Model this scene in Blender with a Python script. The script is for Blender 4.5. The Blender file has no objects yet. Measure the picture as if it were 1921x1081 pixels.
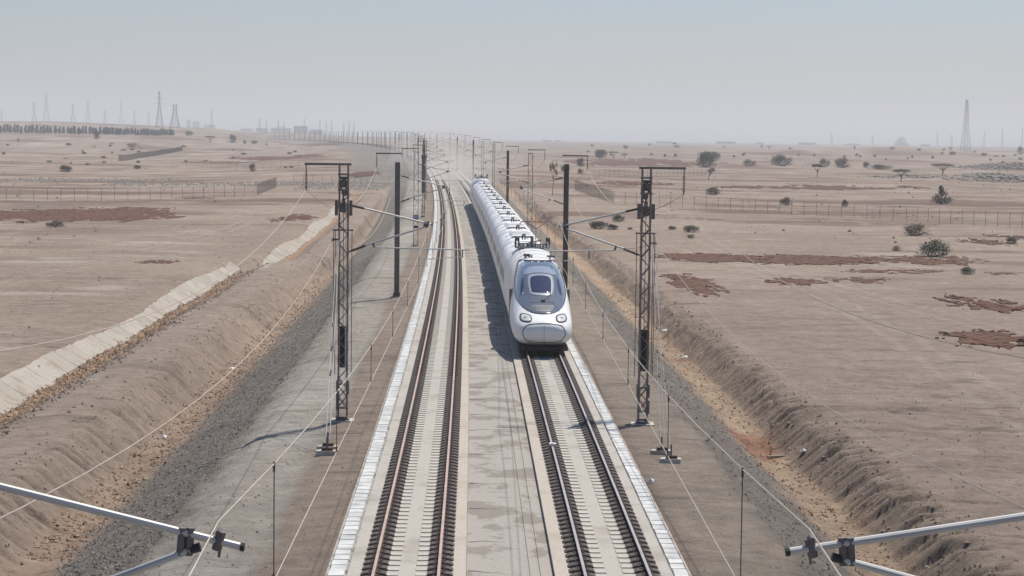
import bpy, math, random
import numpy as np
from mathutils import Vector, Matrix

random.seed(7)
R = math.radians
scene = bpy.context.scene
COL = scene.collection

# ------------------------------------------------------------------ camera
FPX = 3700.0
PITCH = math.atan((540.5 - 262) / FPX)
ROLL = R(0.69)
FW = np.array([0, math.cos(PITCH), -math.sin(PITCH)])
_r0 = np.array([1., 0, 0]); _u0 = np.array([0, math.sin(PITCH), math.cos(PITCH)])
RT = math.cos(ROLL) * _r0 + math.sin(ROLL) * _u0
UP = -math.sin(ROLL) * _r0 + math.cos(ROLL) * _u0
CAM = np.array([0, 0, 10.0])
cd = bpy.data.cameras.new('camera'); cam = bpy.data.objects.new('camera', cd); COL.objects.link(cam)
cam.matrix_world = Matrix(((RT[0], UP[0], -FW[0], 0), (RT[1], UP[1], -FW[1], 0), (RT[2], UP[2], -FW[2], 10), (0, 0, 0, 1)))
cd.sensor_width = 36; cd.lens = 36 * FPX / 1921; cd.clip_start = .5; cd.clip_end = 90000
scene.camera = cam

# ------------------------------------------------------------------ sky, sun, exposure
SUNV = Vector((.30, .45, 1.0)).normalized()
elev = math.asin(SUNV.z); az = math.atan2(SUNV.x, SUNV.y)
w = bpy.data.worlds.new('World'); scene.world = w; w.use_nodes = True
nt = w.node_tree; nt.nodes.clear()
sky = nt.nodes.new('ShaderNodeTexSky'); sky.sky_type = 'NISHITA'; sky.sun_disc = False
sky.sun_elevation = elev; sky.sun_rotation = az; sky.altitude = 600; sky.air_density = 1.0; sky.dust_density = 2.6; sky.ozone_density = 5.0
hs = nt.nodes.new('ShaderNodeHueSaturation'); hs.inputs['Saturation'].default_value = 1.15
bg = nt.nodes.new('ShaderNodeBackground'); bg.inputs['Strength'].default_value = .092
wo = nt.nodes.new('ShaderNodeOutputWorld')
nt.links.new(sky.outputs[0], hs.inputs['Color']); nt.links.new(hs.outputs[0], bg.inputs[0]); nt.links.new(bg.outputs[0], wo.inputs[0])
sd = bpy.data.lights.new('sun', 'SUN'); sd.energy = 4.6; sd.angle = R(.55); sd.color = (1, .94, .85)
so = bpy.data.objects.new('sun', sd); COL.objects.link(so); so.rotation_euler = SUNV.to_track_quat('Z', 'Y').to_euler(); so.location = (0, 0, 80)
scene.view_settings.view_transform = 'Standard'; scene.view_settings.look = 'None'
scene.view_settings.exposure = 0.10; scene.view_settings.gamma = 1
scene.cycles.volume_bounces = 1; scene.cycles.max_bounces = 6; scene.cycles.transparent_max_bounces = 12

# ------------------------------------------------------------------ materials
def mat(name, col, rough=.85, metal=0, var=.12, scale=3, bump=0, bscale=None, spec=None, attr=None, det=6, coat=0):
    m = bpy.data.materials.new(name); m.use_nodes = True
    t = m.node_tree; b = t.nodes['Principled BSDF']
    b.inputs['Roughness'].default_value = rough; b.inputs['Metallic'].default_value = metal
    if spec is not None: b.inputs['Specular IOR Level'].default_value = spec
    if coat: b.inputs['Coat Weight'].default_value = coat; b.inputs['Coat Roughness'].default_value = .05
    g = t.nodes.new('ShaderNodeNewGeometry')
    n = t.nodes.new('ShaderNodeTexNoise'); n.inputs['Scale'].default_value = scale; n.inputs['Detail'].default_value = det
    t.links.new(g.outputs['Position'], n.inputs['Vector'])
    mr = t.nodes.new('ShaderNodeMapRange'); mr.inputs[1].default_value = .3; mr.inputs[2].default_value = .7
    mr.inputs[3].default_value = 1 - var; mr.inputs[4].default_value = 1 + var
    t.links.new(n.outputs[0], mr.inputs[0])
    mx = t.nodes.new('ShaderNodeVectorMath'); mx.operation = 'SCALE'
    mx.inputs[0].default_value = col[:3]
    t.links.new(mr.outputs[0], mx.inputs['Scale']); t.links.new(mx.outputs[0], b.inputs['Base Color'])
    if bump:
        n2 = t.nodes.new('ShaderNodeTexNoise'); n2.inputs['Scale'].default_value = bscale or scale * 6; n2.inputs['Detail'].default_value = 4
        t.links.new(g.outputs['Position'], n2.inputs['Vector'])
        bp_ = t.nodes.new('ShaderNodeBump'); bp_.inputs['Distance'].default_value = bump
        t.links.new(n2.outputs[0], bp_.inputs['Height']); t.links.new(bp_.outputs[0], b.inputs['Normal'])
    return m

def stained(name, base, stain, scale, lo=.52, hi=.6, rough=.9, stretch=(1, 1, 1), bump=.01, fine=.08):
    """two real surface colours mixed by ragged noise, plus fine grain"""
    m = bpy.data.materials.new(name); m.use_nodes = True
    t = m.node_tree; b = t.nodes['Principled BSDF']; b.inputs['Roughness'].default_value = rough; b.inputs['Specular IOR Level'].default_value = .25
    g = t.nodes.new('ShaderNodeNewGeometry'); mp = t.nodes.new('ShaderNodeMapping'); mp.inputs['Scale'].default_value = stretch
    t.links.new(g.outputs['Position'], mp.inputs[0])
    n = t.nodes.new('ShaderNodeTexNoise'); n.inputs['Scale'].default_value = scale; n.inputs['Detail'].default_value = 8; n.inputs['Roughness'].default_value = .62
    t.links.new(mp.outputs[0], n.inputs['Vector'])
    mr = t.nodes.new('ShaderNodeMapRange'); mr.inputs[1].default_value = lo; mr.inputs[2].default_value = hi
    t.links.new(n.outputs[0], mr.inputs[0])
    mx = t.nodes.new('ShaderNodeMix'); mx.data_type = 'RGBA'; mx.inputs['A'].default_value = (*base, 1); mx.inputs['B'].default_value = (*stain, 1)
    t.links.new(mr.outputs[0], mx.inputs['Factor'])
    n3 = t.nodes.new('ShaderNodeTexNoise'); n3.inputs['Scale'].default_value = 9; n3.inputs['Detail'].default_value = 6
    t.links.new(g.outputs['Position'], n3.inputs['Vector'])
    m3 = t.nodes.new('ShaderNodeMapRange'); m3.inputs[1].default_value = .3; m3.inputs[2].default_value = .7; m3.inputs[3].default_value = 1 - fine; m3.inputs[4].default_value = 1 + fine
    t.links.new(n3.outputs[0], m3.inputs[0])
    sc = t.nodes.new('ShaderNodeVectorMath'); sc.operation = 'SCALE'
    t.links.new(mx.outputs['Result'], sc.inputs[0]); t.links.new(m3.outputs[0], sc.inputs['Scale']); t.links.new(sc.outputs[0], b.inputs['Base Color'])
    bp_ = t.nodes.new('ShaderNodeBump'); bp_.inputs['Distance'].default_value = bump
    t.links.new(n3.outputs[0], bp_.inputs['Height']); t.links.new(bp_.outputs[0], b.inputs['Normal'])
    return m

M = dict(
    steel=mat('mast_steel', (.235, .198, .172), .7, .2, .25, 2.5),
    darksteel=mat('dark_steel', (.15, .132, .124), .6, .3, .2, 4),
    rust=mat('rusty_iron', (.085, .05, .04), .85, .1, .25, 5),
    alu=mat('aluminium_tube', (.50, .495, .48), .55, .25, .08, 3),
    wire=mat('wire_copper_dust', (.42, .36, .30), .6, .2, .1, 2),
    black=mat('black_rubber', (.015, .015, .017), .6),
    insul=mat('brown_insulator', (.06, .035, .03), .4, 0, .2, 8),
    slab=stained('slab_concrete', (.40, .375, .335), (.32, .29, .25), .55, .5, .66, bump=.006),
    slabpale=stained('slab_concrete_warm', (.43, .385, .325), (.35, .30, .245), .5, .5, .7),
    median=stained('median_concrete', (.335, .31, .275), (.235, .21, .18), .8, .50, .56, stretch=(1.1, .8, 1), bump=.01),
    tongue=mat('sleeper_concrete', (.43, .40, .35), .9, 0, .08, 4),
    lid=mat('trough_lid_concrete', (.50, .505, .49), .85, 0, .26, 1.7, .012),
    trough=stained('trough_concrete', (.36, .34, .31), (.24, .22, .19), 2.5),
    railtopL=mat('rail_head_rusty', (.46, .335, .275), .5, .2, .15, 1.5),
    railtopR=mat('rail_head_worn', (.48, .42, .40), .4, .5, .1, 1.5),
    railside=mat('rail_side_rust', (.055, .032, .027), .9, 0, .25, 4),
    block=mat('sleeper_block_dark', (.085, .068, .060), .9, 0, .3, 6),  # dark brown humps beside the rails, much darker than the tongue
    concrete=stained('pale_concrete', (.52, .49, .43), (.42, .37, .30), 1.2, .48, .6, bump=.02),
    white=stained('train_white_paint', (.80, .80, .79), (.70, .69, .665), .7, .52, .8, rough=.32, bump=.0, fine=.03),
    whitedirty=stained('coach_white_paint', (.82, .82, .815), (.76, .755, .74), .9, .5, .85, rough=.4, bump=.0),
    bellow=mat('bellows_rubber', (.03, .03, .033), .8),
    under=mat('underframe', (.03, .028, .027), .85),
    mask=mat('nose_mask_glass', (.115, .121, .134), .16, .2, .04, 2, coat=1),
    brow=mat('brow_panel', (.42, .46, .50), .15, .4, .04, 2, coat=1),
    frame=mat('windscreen_frame', (.36, .39, .42), .3, .2, .03, 2),
    glass=mat('windscreen_glass', (.012, .02, .06), .12, 0, .03, 2, spec=.5),
    seam=mat('panel_seam', (.055, .055, .06), .8),
    lamp=mat('headlamp_lens', (.62, .62, .60), .3, 0, .05, 20, coat=.3),
    grey=mat('grey_plastic', (.16, .165, .18), .5),
    blue=mat('blue_sign', (.03, .06, .30), .5, 0, .1, 10),
    signw=mat('sign_white', (.75, .75, .75), .5),
    bark=mat('bark', (.10, .075, .055), .95, 0, .2, 6),
    leafdark=mat('foliage_dark', (.080, .076, .055), .9, 0, .35, 1.5),
    leafgreen=mat('foliage_green', (.115, .118, .075), .9, 0, .3, 1.5),
    leafdry=mat('foliage_dry', (.19, .155, .105), .95, 0, .3, 1.5),
    leafblue=mat('foliage_conifer', (.020, .032, .034), .9, 0, .3, 1.0),
    fence=mat('fence_steel', (.25, .20, .165), .9, 0, .1, 2),
    far=mat('far_building_render', (.40, .39, .375), .9, 0, .1, .2),
    farwin=mat('far_window', (.08, .08, .09), .4),
    pylon=mat('pylon_galvanised', (.07, .07, .075), .6, .4, .1, 1),
    stone=mat('field_stone', (.25, .22, .19), .95, 0, .35, .9),
    gravel=mat('dark_gravel_stone', (.215, .193, .17), .95, 0, .45, 2.5),
    orange=mat('ochre_rubble', (.34, .235, .155), .95, 0, .35, 2.0),
    litter=mat('white_litter', (.72, .72, .70), .7),
    redsoil=mat('red_brown_soil', (.098, .042, .022), 1.0, 0, .6, 1.6),
)

# ------------------------------------------------------------------ object helpers
def tag(o, label=None, cat=None, group=None, kind=None):
    if label: o['label'] = label
    if cat: o['category'] = cat
    if group: o['group'] = group
    if kind: o['kind'] = kind
    return o

def empty(name, loc=(0, 0, 0), rz=0, label=None, cat=None, group=None):
    o = bpy.data.objects.new(name, None); COL.objects.link(o); o.empty_display_size = .5
    o.location = loc; o.rotation_euler = (0, 0, rz)
    return tag(o, label, cat, group)

def link(name, me, parent=None, loc=None):
    o = bpy.data.objects.new(name, me); COL.objects.link(o)
    if parent is not None: o.parent = parent
    if loc is not None: o.location = loc
    return o

class MB:
    def __init__(s): s.v = []; s.f = []; s.m = []; s.mats = []
    def mi(s, m):
        if m not in s.mats: s.mats.append(m)
        return s.mats.index(m)
    def add(s, vs, fs, m):
        k = len(s.v); i = s.mi(m); s.v.extend([tuple(map(float, q)) for q in vs])
        for f in fs: s.f.append(tuple(k + j for j in f)); s.m.append(i)
    def box(s, a, b, m):
        x0, y0, z0 = a; x1, y1, z1 = b
        s.add([(x0, y0, z0), (x1, y0, z0), (x1, y1, z0), (x0, y1, z0), (x0, y0, z1), (x1, y0, z1), (x1, y1, z1), (x0, y1, z1)],
              [(0, 3, 2, 1), (4, 5, 6, 7), (0, 1, 5, 4), (1, 2, 6, 5), (2, 3, 7, 6), (3, 0, 4, 7)], m)
    def bar(s, p, q, r, m, n=6, r2=None, cap=True):
        p = Vector(p); q = Vector(q); d = (q - p)
        if d.length < 1e-6: return
        d.normalize(); a = d.orthogonal().normalized(); b = d.cross(a); r2 = r if r2 is None else r2
        vs = []
        for c, rr in ((p, r), (q, r2)):
            for k in range(n):
                t = 2 * math.pi * (k + .5) / n; vs.append(c + a * math.cos(t) * rr + b * math.sin(t) * rr)
        fs = [(k, (k + 1) % n, n + (k + 1) % n, n + k) for k in range(n)]
        if cap: fs += [tuple(range(n - 1, -1, -1)), tuple(range(n, 2 * n))]
        s.add(vs, fs, m)
    def path(s, pts, r, m, n=4):
        pts = [Vector(p) for p in pts]; vs = []
        for i, p in enumerate(pts):
            d = (pts[min(i + 1, len(pts) - 1)] - pts[max(i - 1, 0)]).normalized()
            a = d.cross(Vector((0, 0, 1)));  a = a.normalized() if a.length > 1e-3 else Vector((1, 0, 0)); b = a.cross(d)
            for k in range(n):
                t = 2 * math.pi * (k + .5) / n; vs.append(p + a * math.cos(t) * r + b * math.sin(t) * r)
        fs = [(i * n + k, i * n + (k + 1) % n, (i + 1) * n + (k + 1) % n, (i + 1) * n + k) for i in range(len(pts) - 1) for k in range(n)]
        s.add(vs, fs, m)
    def mesh(s, name, smooth=False):
        me = bpy.data.meshes.new(name); me.from_pydata(s.v, [], s.f)
        for m in s.mats: me.materials.append(m)
        me.polygons.foreach_set('material_index', s.m)
        if smooth: me.polygons.foreach_set('use_smooth', [True] * len(me.polygons))
        me.update(); return me
    def build(s, name, parent=None, smooth=False, loc=None): return link(name, s.mesh(name, smooth), parent, loc)

def npmesh(name, V, F, mats, smooth=True, mi=None):
    me = bpy.data.meshes.new(name); V = np.asarray(V, np.float32); F = np.asarray(F, np.int32)
    me.vertices.add(len(V)); me.vertices.foreach_set('co', V.ravel())
    k = F.shape[1]; me.loops.add(F.size); me.loops.foreach_set('vertex_index', F.ravel())
    me.polygons.add(len(F)); me.polygons.foreach_set('loop_start', np.arange(0, F.size, k, dtype=np.int32))
    me.polygons.foreach_set('use_smooth', np.full(len(F), smooth))
    for m in mats: me.materials.append(m)
    if mi is not None: me.polygons.foreach_set('material_index', np.asarray(mi, np.int32))
    me.update(calc_edges=True); me.validate(); return me

# ------------------------------------------------------------------ noise
_rng = np.random.RandomState(3); _tab = _rng.rand(256, 256)
def vnoise(x, y):
    xi = np.floor(x).astype(int); yi = np.floor(y).astype(int); fx = x - xi; fy = y - yi
    fx = fx * fx * (3 - 2 * fx); fy = fy * fy * (3 - 2 * fy)
    a = _tab[xi & 255, yi & 255]; b = _tab[(xi + 1) & 255, yi & 255]; c = _tab[xi & 255, (yi + 1) & 255]; d = _tab[(xi + 1) & 255, (yi + 1) & 255]
    return (a * (1 - fx) + b * fx) * (1 - fy) + (c * (1 - fx) + d * fx) * fy
def fbm(x, y, o=4):
    r = 0; a = .5; t = 0
    for i in range(o):
        r = r + a * vnoise(x * 2 ** i + 17.3 * i, y * 2 ** i + 9.1 * i); t += a; a *= .5
    return r / t * 2 - 1
def sst(a, b, x):
    t = np.clip((x - a) / (b - a), 0, 1); return t * t * (3 - 2 * t)

# ------------------------------------------------------------------ line geometry: s = distance, U = offset
RC = 11950.0
def cx(s):
    s = np.asarray(s, float); q = np.clip(s - 34, 0, 2600)
    return -.0186 * s - q * q / (2 * RC) - np.clip(s - 2634, 0, None) * 2600 / RC
def rz(s):
    s = np.asarray(s, float); q = np.clip(s - 230, 0, None)
    return 8.0 * (1 - np.exp(-.00112 * q * (q / (q + 60))))
def W(s, U, z): return Vector((float(cx(s) + U), float(s), float(rz(s) + z)))
def hdg(s): return math.atan(-(float(cx(s + 1)) - float(cx(s - 1))) / 2)       # rotation about z
TL, TR = -1.53, 3.37          # track centres

PROF = np.array([(-24, -1.72), (-22.7, -1.8), (-21.45, -2.6), (-20.7, -2.8), (-19.9, -2.45), (-18.7, -1.8), (-17, -1.62), (-15.4, -1.68), (-13.9, -3.0),
                 (-13.1, -3.2), (-12.3, -3.05), (-8.3, -1.0), (-7.7, -.78), (-5.2, -.64), (-3.3, -.56), (5.1, -.56), (8.1, -.66), (8.7, -.92), (11.7, -2.85), (12.3, -3.0), (13.0, -2.92),
                 (14.1, -1.8), (14.9, -1.55), (17, -1.5), (24, -1.58)])
PROF2 = np.array([(-24, -1.7), (-12.0, -1.72), (-8.3, -.95), (-7.7, -.78), (-5.2, -.64), (-3.3, -.56), (5.1, -.56), (8.1, -.66), (10.5, -1.6), (24, -1.6)])
def shift(s): return sst(182, 192, s) * 2.35
def zgen(x, y, s, U):
    q = np.clip(s - 280, 0, None)
    g = -1.68 + 8.0 * (1 - np.exp(-.0030 * q / 8.0))
    far = sst(150, 900, s)
    g = g + far * 1.1 * fbm(x / 160 + 3, y / 210, 4) + .22 * fbm(x / 22, y / 30, 4) * sst(60, 200, s) + .05 * fbm(x / 3.1, y / 3.3, 3)
    # rise carrying the tree line on the far left
    lat = sst(-120, -330, x)
    g = g + lat * sst(1020, 1500, s) * 8.0
    g = g + sst(-60, -600, x + .12 * (s - 2300)) * sst(1650, 2600, s) * 15
    # low spoil heaps on the right
    for (hx, hy, hr, hh) in ((283, 1480, 52, 6.0), (215, 1480, 35, 2.6), (330, 1450, 60, 2.0), (150, 620, 26, 1.3), (200, 640, 30, 1.0)):
        g = g + hh * np.exp(-((x - hx) / hr) ** 2 - ((y - hy) / (hr * .8)) ** 2)
    return g
def terrain(s, U, detail=True):
    s, U = np.broadcast_arrays(np.asarray(s, float), np.asarray(U, float))
    x = cx(s) + U; y = s; sh = shift(s)
    Us = np.where(U < -11.5, U - sh * sst(-11.5, -14, U), U)
    wob = .45 * fbm(s / 9, U * 0 + 3.3, 3)
    Uw = np.where(Us > 9, Us + wob * sst(9, 11, Us), np.where(Us < -14.2, Us + wob * .8 * sst(-14.2, -15.5, Us) * sst(-21, -19.5, Us), Us))
    Uw = np.where((Us < -20.0) & (Us > -24), Us, Uw); p = np.interp(Uw, PROF[:, 0], PROF[:, 1]); p2 = np.interp(U, PROF2[:, 0], PROF2[:, 1])
    k = sst(330, 430, s); z = p * (1 - k) + p2 * k + rz(s)
    if detail:
        a = np.abs(U)
        # erosion gullies on the cut slopes
        gr = np.exp(-((Uw - 13.9) / .95) ** 2); gl = np.exp(-((Uw + 14.9) / 1.1) ** 2)
        sk = s + U * .55
        rid = np.abs(fbm(sk / .85, U / 5.5, 3)); sk2 = s - U * .45; rid2 = np.abs(fbm(sk2 / 1.0 + 40, U / 5.5 + 9, 3))
        cut = lambda n_, w_: np.exp(-(n_ / w_) ** 2)
        z = z + gr * (.32 * (rid - .2)) + gl * (.35 * (rid2 - .22)) - gr * .26 * cut(rid, .09) * (fbm(s / 4, U / 4 + 5, 2) > -.25) - gl * .18 * cut(rid2, .09) * (fbm(s / 5, U / 4 + 15, 2) > 0)
        z = z - .14 * cut(fbm(s / 5.5 + .05 * U, U / 14 + 3, 4), .028) * sst(13.5, 15, U) * sst(30, 20, U) * sst(110, 85, s)
        near = sst(220, 120, s)
        rgh = np.where(((U > 8.2) & (U < 12)) | ((U < -8) & (U > -13.2)), .13, .025) * sst(5.2, 6, a)
        z = z + near * rgh * fbm(x / .55, y / .6, 3)
        z = z + near * sst(13, 16, a) * .055 * fbm(x / 1.3, y / 1.0, 4)
        # low plough-like ripples on the lower right plain
        z = z + .16 * sst(15, 19, U) * sst(92, 70, s) * np.abs(fbm(x / 3.0 + .3 * y, y / 1.4, 3))
        z = z + .05 * np.where((U < -5) & (U > -8), 1, 0) * np.sin((U + 5) * 2.2)
    zg = zgen(x, y, s, U); f = sst(22, 75, np.abs(U))
    return z * (1 - f) + zg * f
def ground_z(x, y): return float(terrain(y, x - cx(y)))
def ray(px, py):
    d = FW + RT * (px - 960.5) / FPX - UP * (py - 540.5) / FPX
    return d / d[1]
def at(px, py, zoff=0.0, smin=38, smax=9000):
    d = ray(px, py); sv = smin * 1.004 ** np.arange(int(math.log(smax / smin) / math.log(1.004)))
    P = CAM[:, None] + d[:, None] * sv; under = P[2] < terrain(P[1], P[0] - cx(P[1])) + zoff
    i = int(np.argmax(under)) if under.any() else len(sv) - 1
    sv = np.linspace(sv[max(i - 1, 0)], sv[i], 24); P = CAM[:, None] + d[:, None] * sv; under = P[2] < terrain(P[1], P[0] - cx(P[1])) + zoff
    hi = sv[int(np.argmax(under))] if under.any() else sv[-1]
    P = CAM + d * hi; return Vector((P[0], P[1], ground_z(P[0], P[1])))

# ------------------------------------------------------------------ TERRAIN sheet
ss = [-60, -30, -10, 5, 15, 22, 28]; s = 32.0
while s < 40000:
    ss.append(s); s += max(.13, .5 * s * s / 21500 if s < 900 else 22 + (s - 900) * .06)
us = list(np.arange(-26, 12.4, .15)) + list(np.arange(12.45, 16.5, .1)) + list(np.arange(16.6, 26.001, .15)); u = 26.15; st = .16
while u < 16000: us.append(u); st *= 1.035; u += st
u = -26.15; st = .16
while u > -16000: us.insert(0, u); st *= 1.035; u -= st
ss = np.array(ss); us = np.array(us)
S, UU = np.meshgrid(ss, us, indexing='ij'); Z = terrain(S, UU); X = cx(S) + UU
ns, nu = S.shape
V = np.stack([X, S, Z], -1).reshape(-1, 3)
ii = (np.arange(ns - 1)[:, None] * nu + np.arange(nu - 1)[None, :]).ravel()
F = np.stack([ii, ii + 1, ii + nu + 1, ii + nu], 1)

def zonecol(S, U, X):
    c = np.zeros(S.shape + (3,))
    def put(mask, col):
        m = mask[..., None]; c[:] = c * (1 - m) + np.array(col) * m
    sh = shift(S); Us = np.where(U < -11.5, U - sh, U); n1 = fbm(X / 2.2, S / 3.0, 4); n2 = fbm(X / 9, S / 12 + 5, 4); n3 = fbm(X / .8, S / .9, 3); n4 = fbm(X / 60 + 8, S / 25, 4)
    Uj = U + .55 * n1; Usj = Us + .5 * n1; fadeL = sst(420, 330, S)
    put(np.ones(S.shape), (.288, .226, .180))
    put(sst(-.1, .5, n4) * .55, (.31, .25, .20))
    put(sst(.15, .45, fbm(X / 30, S / 14 + 70, 5)) * .55 * sst(25, 60, np.abs(U)), (.19, .132, .098))
    put(sst(.22, .34, fbm(X / 14 + 50, S / 5, 5)) * sst(24, 28, -U) * .5, (.43, .385, .335))
    put(sst(.3, .42, fbm(X / 6 + 20, S / 2.6, 5)) * sst(17, 20, U) * .5, (.40, .36, .315))
    q7 = fbm(X / 45 + 11, S / 16 + 3, 6); put(sst(.16, .26, q7) * sst(230, 300, S) * .75, (.145, .095, .072))
    q8 = fbm(X / 25 + 31, S / 7 + 13, 5); put(sst(.2, .3, q8) * sst(28, 50, np.abs(U)) * .6, (.165, .118, .092))
    # right plain close to the line is smoother and greyer
    put(sst(14, 17, U) * sst(70, 40, U) * sst(190, 140, S) * .7, (.27, .215, .178))
    for (u0, am, wl, ph, s0_, s1_) in ((-46, 9, 60, 0, 90, 330), (-33, 4, 45, 2, 85, 300), (34, 6, 55, 1, 70, 330), (24, 3, 40, 4, 60, 250), (52, 10, 80, 5, 90, 420)):
        c0 = u0 + am * np.sin(S / wl + ph) + .4 * n1
        for dx in (-.85, .85): put(sst(.42, .12, np.abs(U - c0 - dx)) * sst(s0_, s0_ + 20, S) * sst(s1_, s1_ - 40, S) * .55, (.335, .28, .23))
    # ballast coloured formation
    put(sst(-9.3, -8.2, Uj) * sst(-3.2, -3.4, U), (.31, .28, .242))
    put(sst(.05, .4, n2) * sst(-8.3, -7.4, Uj) * sst(-5.2, -5.6, Uj) * .7, (.37, .35, .315))
    put(sst(-5.6, -5.0, U + .25 * n1) * sst(-3.2, -3.4, U), (.25, .205, .165))
    put(sst(5.0, 5.2, U) * sst(8.6, 8.0, Uj), (.255, .215, .175))
    put(sst(5.0, 5.2, U) * sst(5.9, 5.3, U + .2 * n1) * .6, (.17, .125, .10))
    # dark gravel embankment slopes
    put(sst(-12.6, -11.9, Uj) * sst(-8.2, -8.9, Uj) * sst(1.5, .9, np.abs(n3)), (.205, .182, .158))
    put(sst(7.7, 8.4, Uj) * sst(11.6, 10.6, Uj), (.19, .165, .14))
    # ochre ditch bottoms
    put(sst(-14.3, -13.4, Usj) * sst(-11.6, -12.4, Uj) * (.45 + .4 * n3) * fadeL, (.33, .240, .175))
    put(sst(10.9, 11.9, Uj) * sst(13.6, 12.9, Uj) * (.75 + .3 * n3), (.36, .265, .185))
    put(sst(.25, .5, n2) * sst(10.9, 11.9, Uj) * sst(13.6, 12.9, Uj), (.27, .15, .10))
    put(sst(-21.6, -21.0, Usj) * sst(-19.4, -20.0, Usj) * fadeL * .9, (.34, .23, .150))
    put(sst(-18.9, -18.3, Usj) * sst(-15.4, -16.3, Usj) * fadeL * .5, (.30, .245, .20))
    put(sst(.3, .45, n2) * sst(-19.4, -18.6, Usj) * sst(-17.6, -18.2, Usj) * fadeL * .8, (.42, .39, .345))
    # cut slope right: greyish brown
    put(sst(12.9, 13.4, Uj) * sst(15.3, 14.5, Uj) * sst(260, 160, S) * .6, (.27, .215, .172))
    # far embankment and far land
    put(sst(400, 500, S) * sst(-30, -20, U + 2 * n2) * sst(-3, -5, U) * .85, (.20, .185, .165))
    return c
C3 = zonecol(S, UU, X).reshape(-1, 3)
gm = bpy.data.materials.new('desert_soil'); gm.use_nodes = True; t = gm.node_tree; b = t.nodes['Principled BSDF']
b.inputs['Roughness'].default_value = 1; b.inputs['Specular IOR Level'].default_value = .12
at_ = t.nodes.new('ShaderNodeVertexColor'); at_.layer_name = 'soil'
g = t.nodes.new('ShaderNodeNewGeometry')
def nz(scale, det, rgh=.6, stretch=None):
    n = t.nodes.new('ShaderNodeTexNoise'); n.inputs['Scale'].default_value = scale; n.inputs['Detail'].default_value = det; n.inputs['Roughness'].default_value = rgh
    if stretch:
        mp = t.nodes.new('ShaderNodeMapping'); mp.inputs['Scale'].default_value = stretch; t.links.new(g.outputs['Position'], mp.inputs[0]); t.links.new(mp.outputs[0], n.inputs['Vector'])
    else: t.links.new(g.outputs['Position'], n.inputs['Vector'])
    return n
def mrange(src, a, b_, c, d):
    m = t.nodes.new('ShaderNodeMapRange'); m.inputs[1].default_value = a; m.inputs[2].default_value = b_; m.inputs[3].default_value = c; m.inputs[4].default_value = d
    t.links.new(src, m.inputs[0]); return m.outputs[0]
def mul(a, b_):
    m = t.nodes.new('ShaderNodeMath'); m.operation = 'MULTIPLY'; t.links.new(a, m.inputs[0]); t.links.new(b_, m.inputs[1]); return m.outputs[0]
k1 = mrange(nz(1.1, 12, .8).outputs[0], .3, .7, .66, 1.30)
k2 = mrange(nz(.045, 7, .65, (1, .7, 1)).outputs[0], .35, .65, .90, 1.08)
k3 = mrange(nz(3.2, 8, .75).outputs[0], .57, .68, 1.0, .55)
k4 = mrange(nz(.35, 9, .75, (.5, 1.6, 1)).outputs[0], .57, .64, 1.0, .60)
k5 = mrange(nz(.11, 8, .72, (.45, 1.5, 1)).outputs[0], .54, .64, 1.0, .78)
k6 = mrange(nz(.16, 8, .7, (.3, 1.7, 1)).outputs[0], .60, .70, 1.0, 1.28)
kk = mul(mul(mul(k1, k2), mul(k3, k4)), mul(k5, k6))
sc = t.nodes.new('ShaderNodeVectorMath'); sc.operation = 'SCALE'; t.links.new(at_.outputs[0], sc.inputs[0]); t.links.new(kk, sc.inputs['Scale']); t.links.new(sc.outputs[0], b.inputs['Base Color'])
bpn = t.nodes.new('ShaderNodeBump'); bpn.inputs['Distance'].default_value = .16; bpn.inputs['Strength'].default_value = 1.0
t.links.new(nz(2.4, 12, .78).outputs[0], bpn.inputs['Height'])
t.links.new(bpn.outputs[0], b.inputs['Normal'])
me = npmesh('desert_ground', V, F, [gm])
ca = me.color_attributes.new('soil', 'FLOAT_COLOR', 'POINT')
ca.data.foreach_set('color', np.concatenate([C3, np.ones((len(C3), 1))], 1).astype(np.float32).ravel())
tag(link('desert_ground', me), kind='structure')

# ------------------------------------------------------------------ extruded strips along the line
def srange(a, b, d0=1.2):
    r = [a]
    while r[-1] < b: r.append(min(b, r[-1] + max(d0, r[-1] * .012)))
    return r
def strip(name, pts, sa, sb, m, parent=None, closed=False, smooth=False, d0=1.2, mats=None, ends=True):
    """pts: (U,z) cross-section swept along the line; mats: material per segment"""
    mb = MB(); sr = srange(sa, sb, d0); n = len(pts); vs = []
    for s_ in sr:
        for (U_, z_) in pts: vs.append(W(s_, U_, z_))
    segs = n if closed else n - 1
    for j in range(segs):
        fs = [(i * n + j, i * n + (j + 1) % n, (i + 1) * n + (j + 1) % n, (i + 1) * n + j) for i in range(len(sr) - 1)]
        k = len(mb.f); mb.f.extend(fs); mb.m.extend([mb.mi(mats[j] if mats else m)] * len(fs))
    mb.v = [tuple(v) for v in vs]
    if closed and ends:
        mb.f.append(tuple(range(n))); mb.m.append(0)
        L = (len(sr) - 1) * n; mb.f.append(tuple(L + q for q in range(n - 1, -1, -1))); mb.m.append(0)
    return mb.build(name, parent, smooth)

S0, S1 = -20, 2600
# track slabs, median: setting
tag(strip('track_slab_left', [(TL - 1.42, -.55), (TL - 1.40, -.20), (TL + 1.385, -.20), (TL + 1.39, -.55)], S0, S1, M['slab']), kind='structure')
tag(strip('track_slab_right', [(TR - 1.43, -.55), (TR - 1.42, -.20), (TR + 1.36, -.20), (TR + 1.40, -.55)], S0, S1, M['slab']), kind='structure')
Lm, Rm = TL + 1.392, TR - 1.432
tag(strip('median_slab', [(Lm, -.34), (Lm + .03, -.335), (Rm - .62, -.315), (Rm - .60, -.345), (Rm - .57, -.345), (Rm - .55, -.315), (Rm - .37, -.318), (Rm - .35, -.345), (Rm - .32, -.345), (Rm - .30, -.315), (Rm, -.33)], S0, S1, M['median']), kind='structure')
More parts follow.
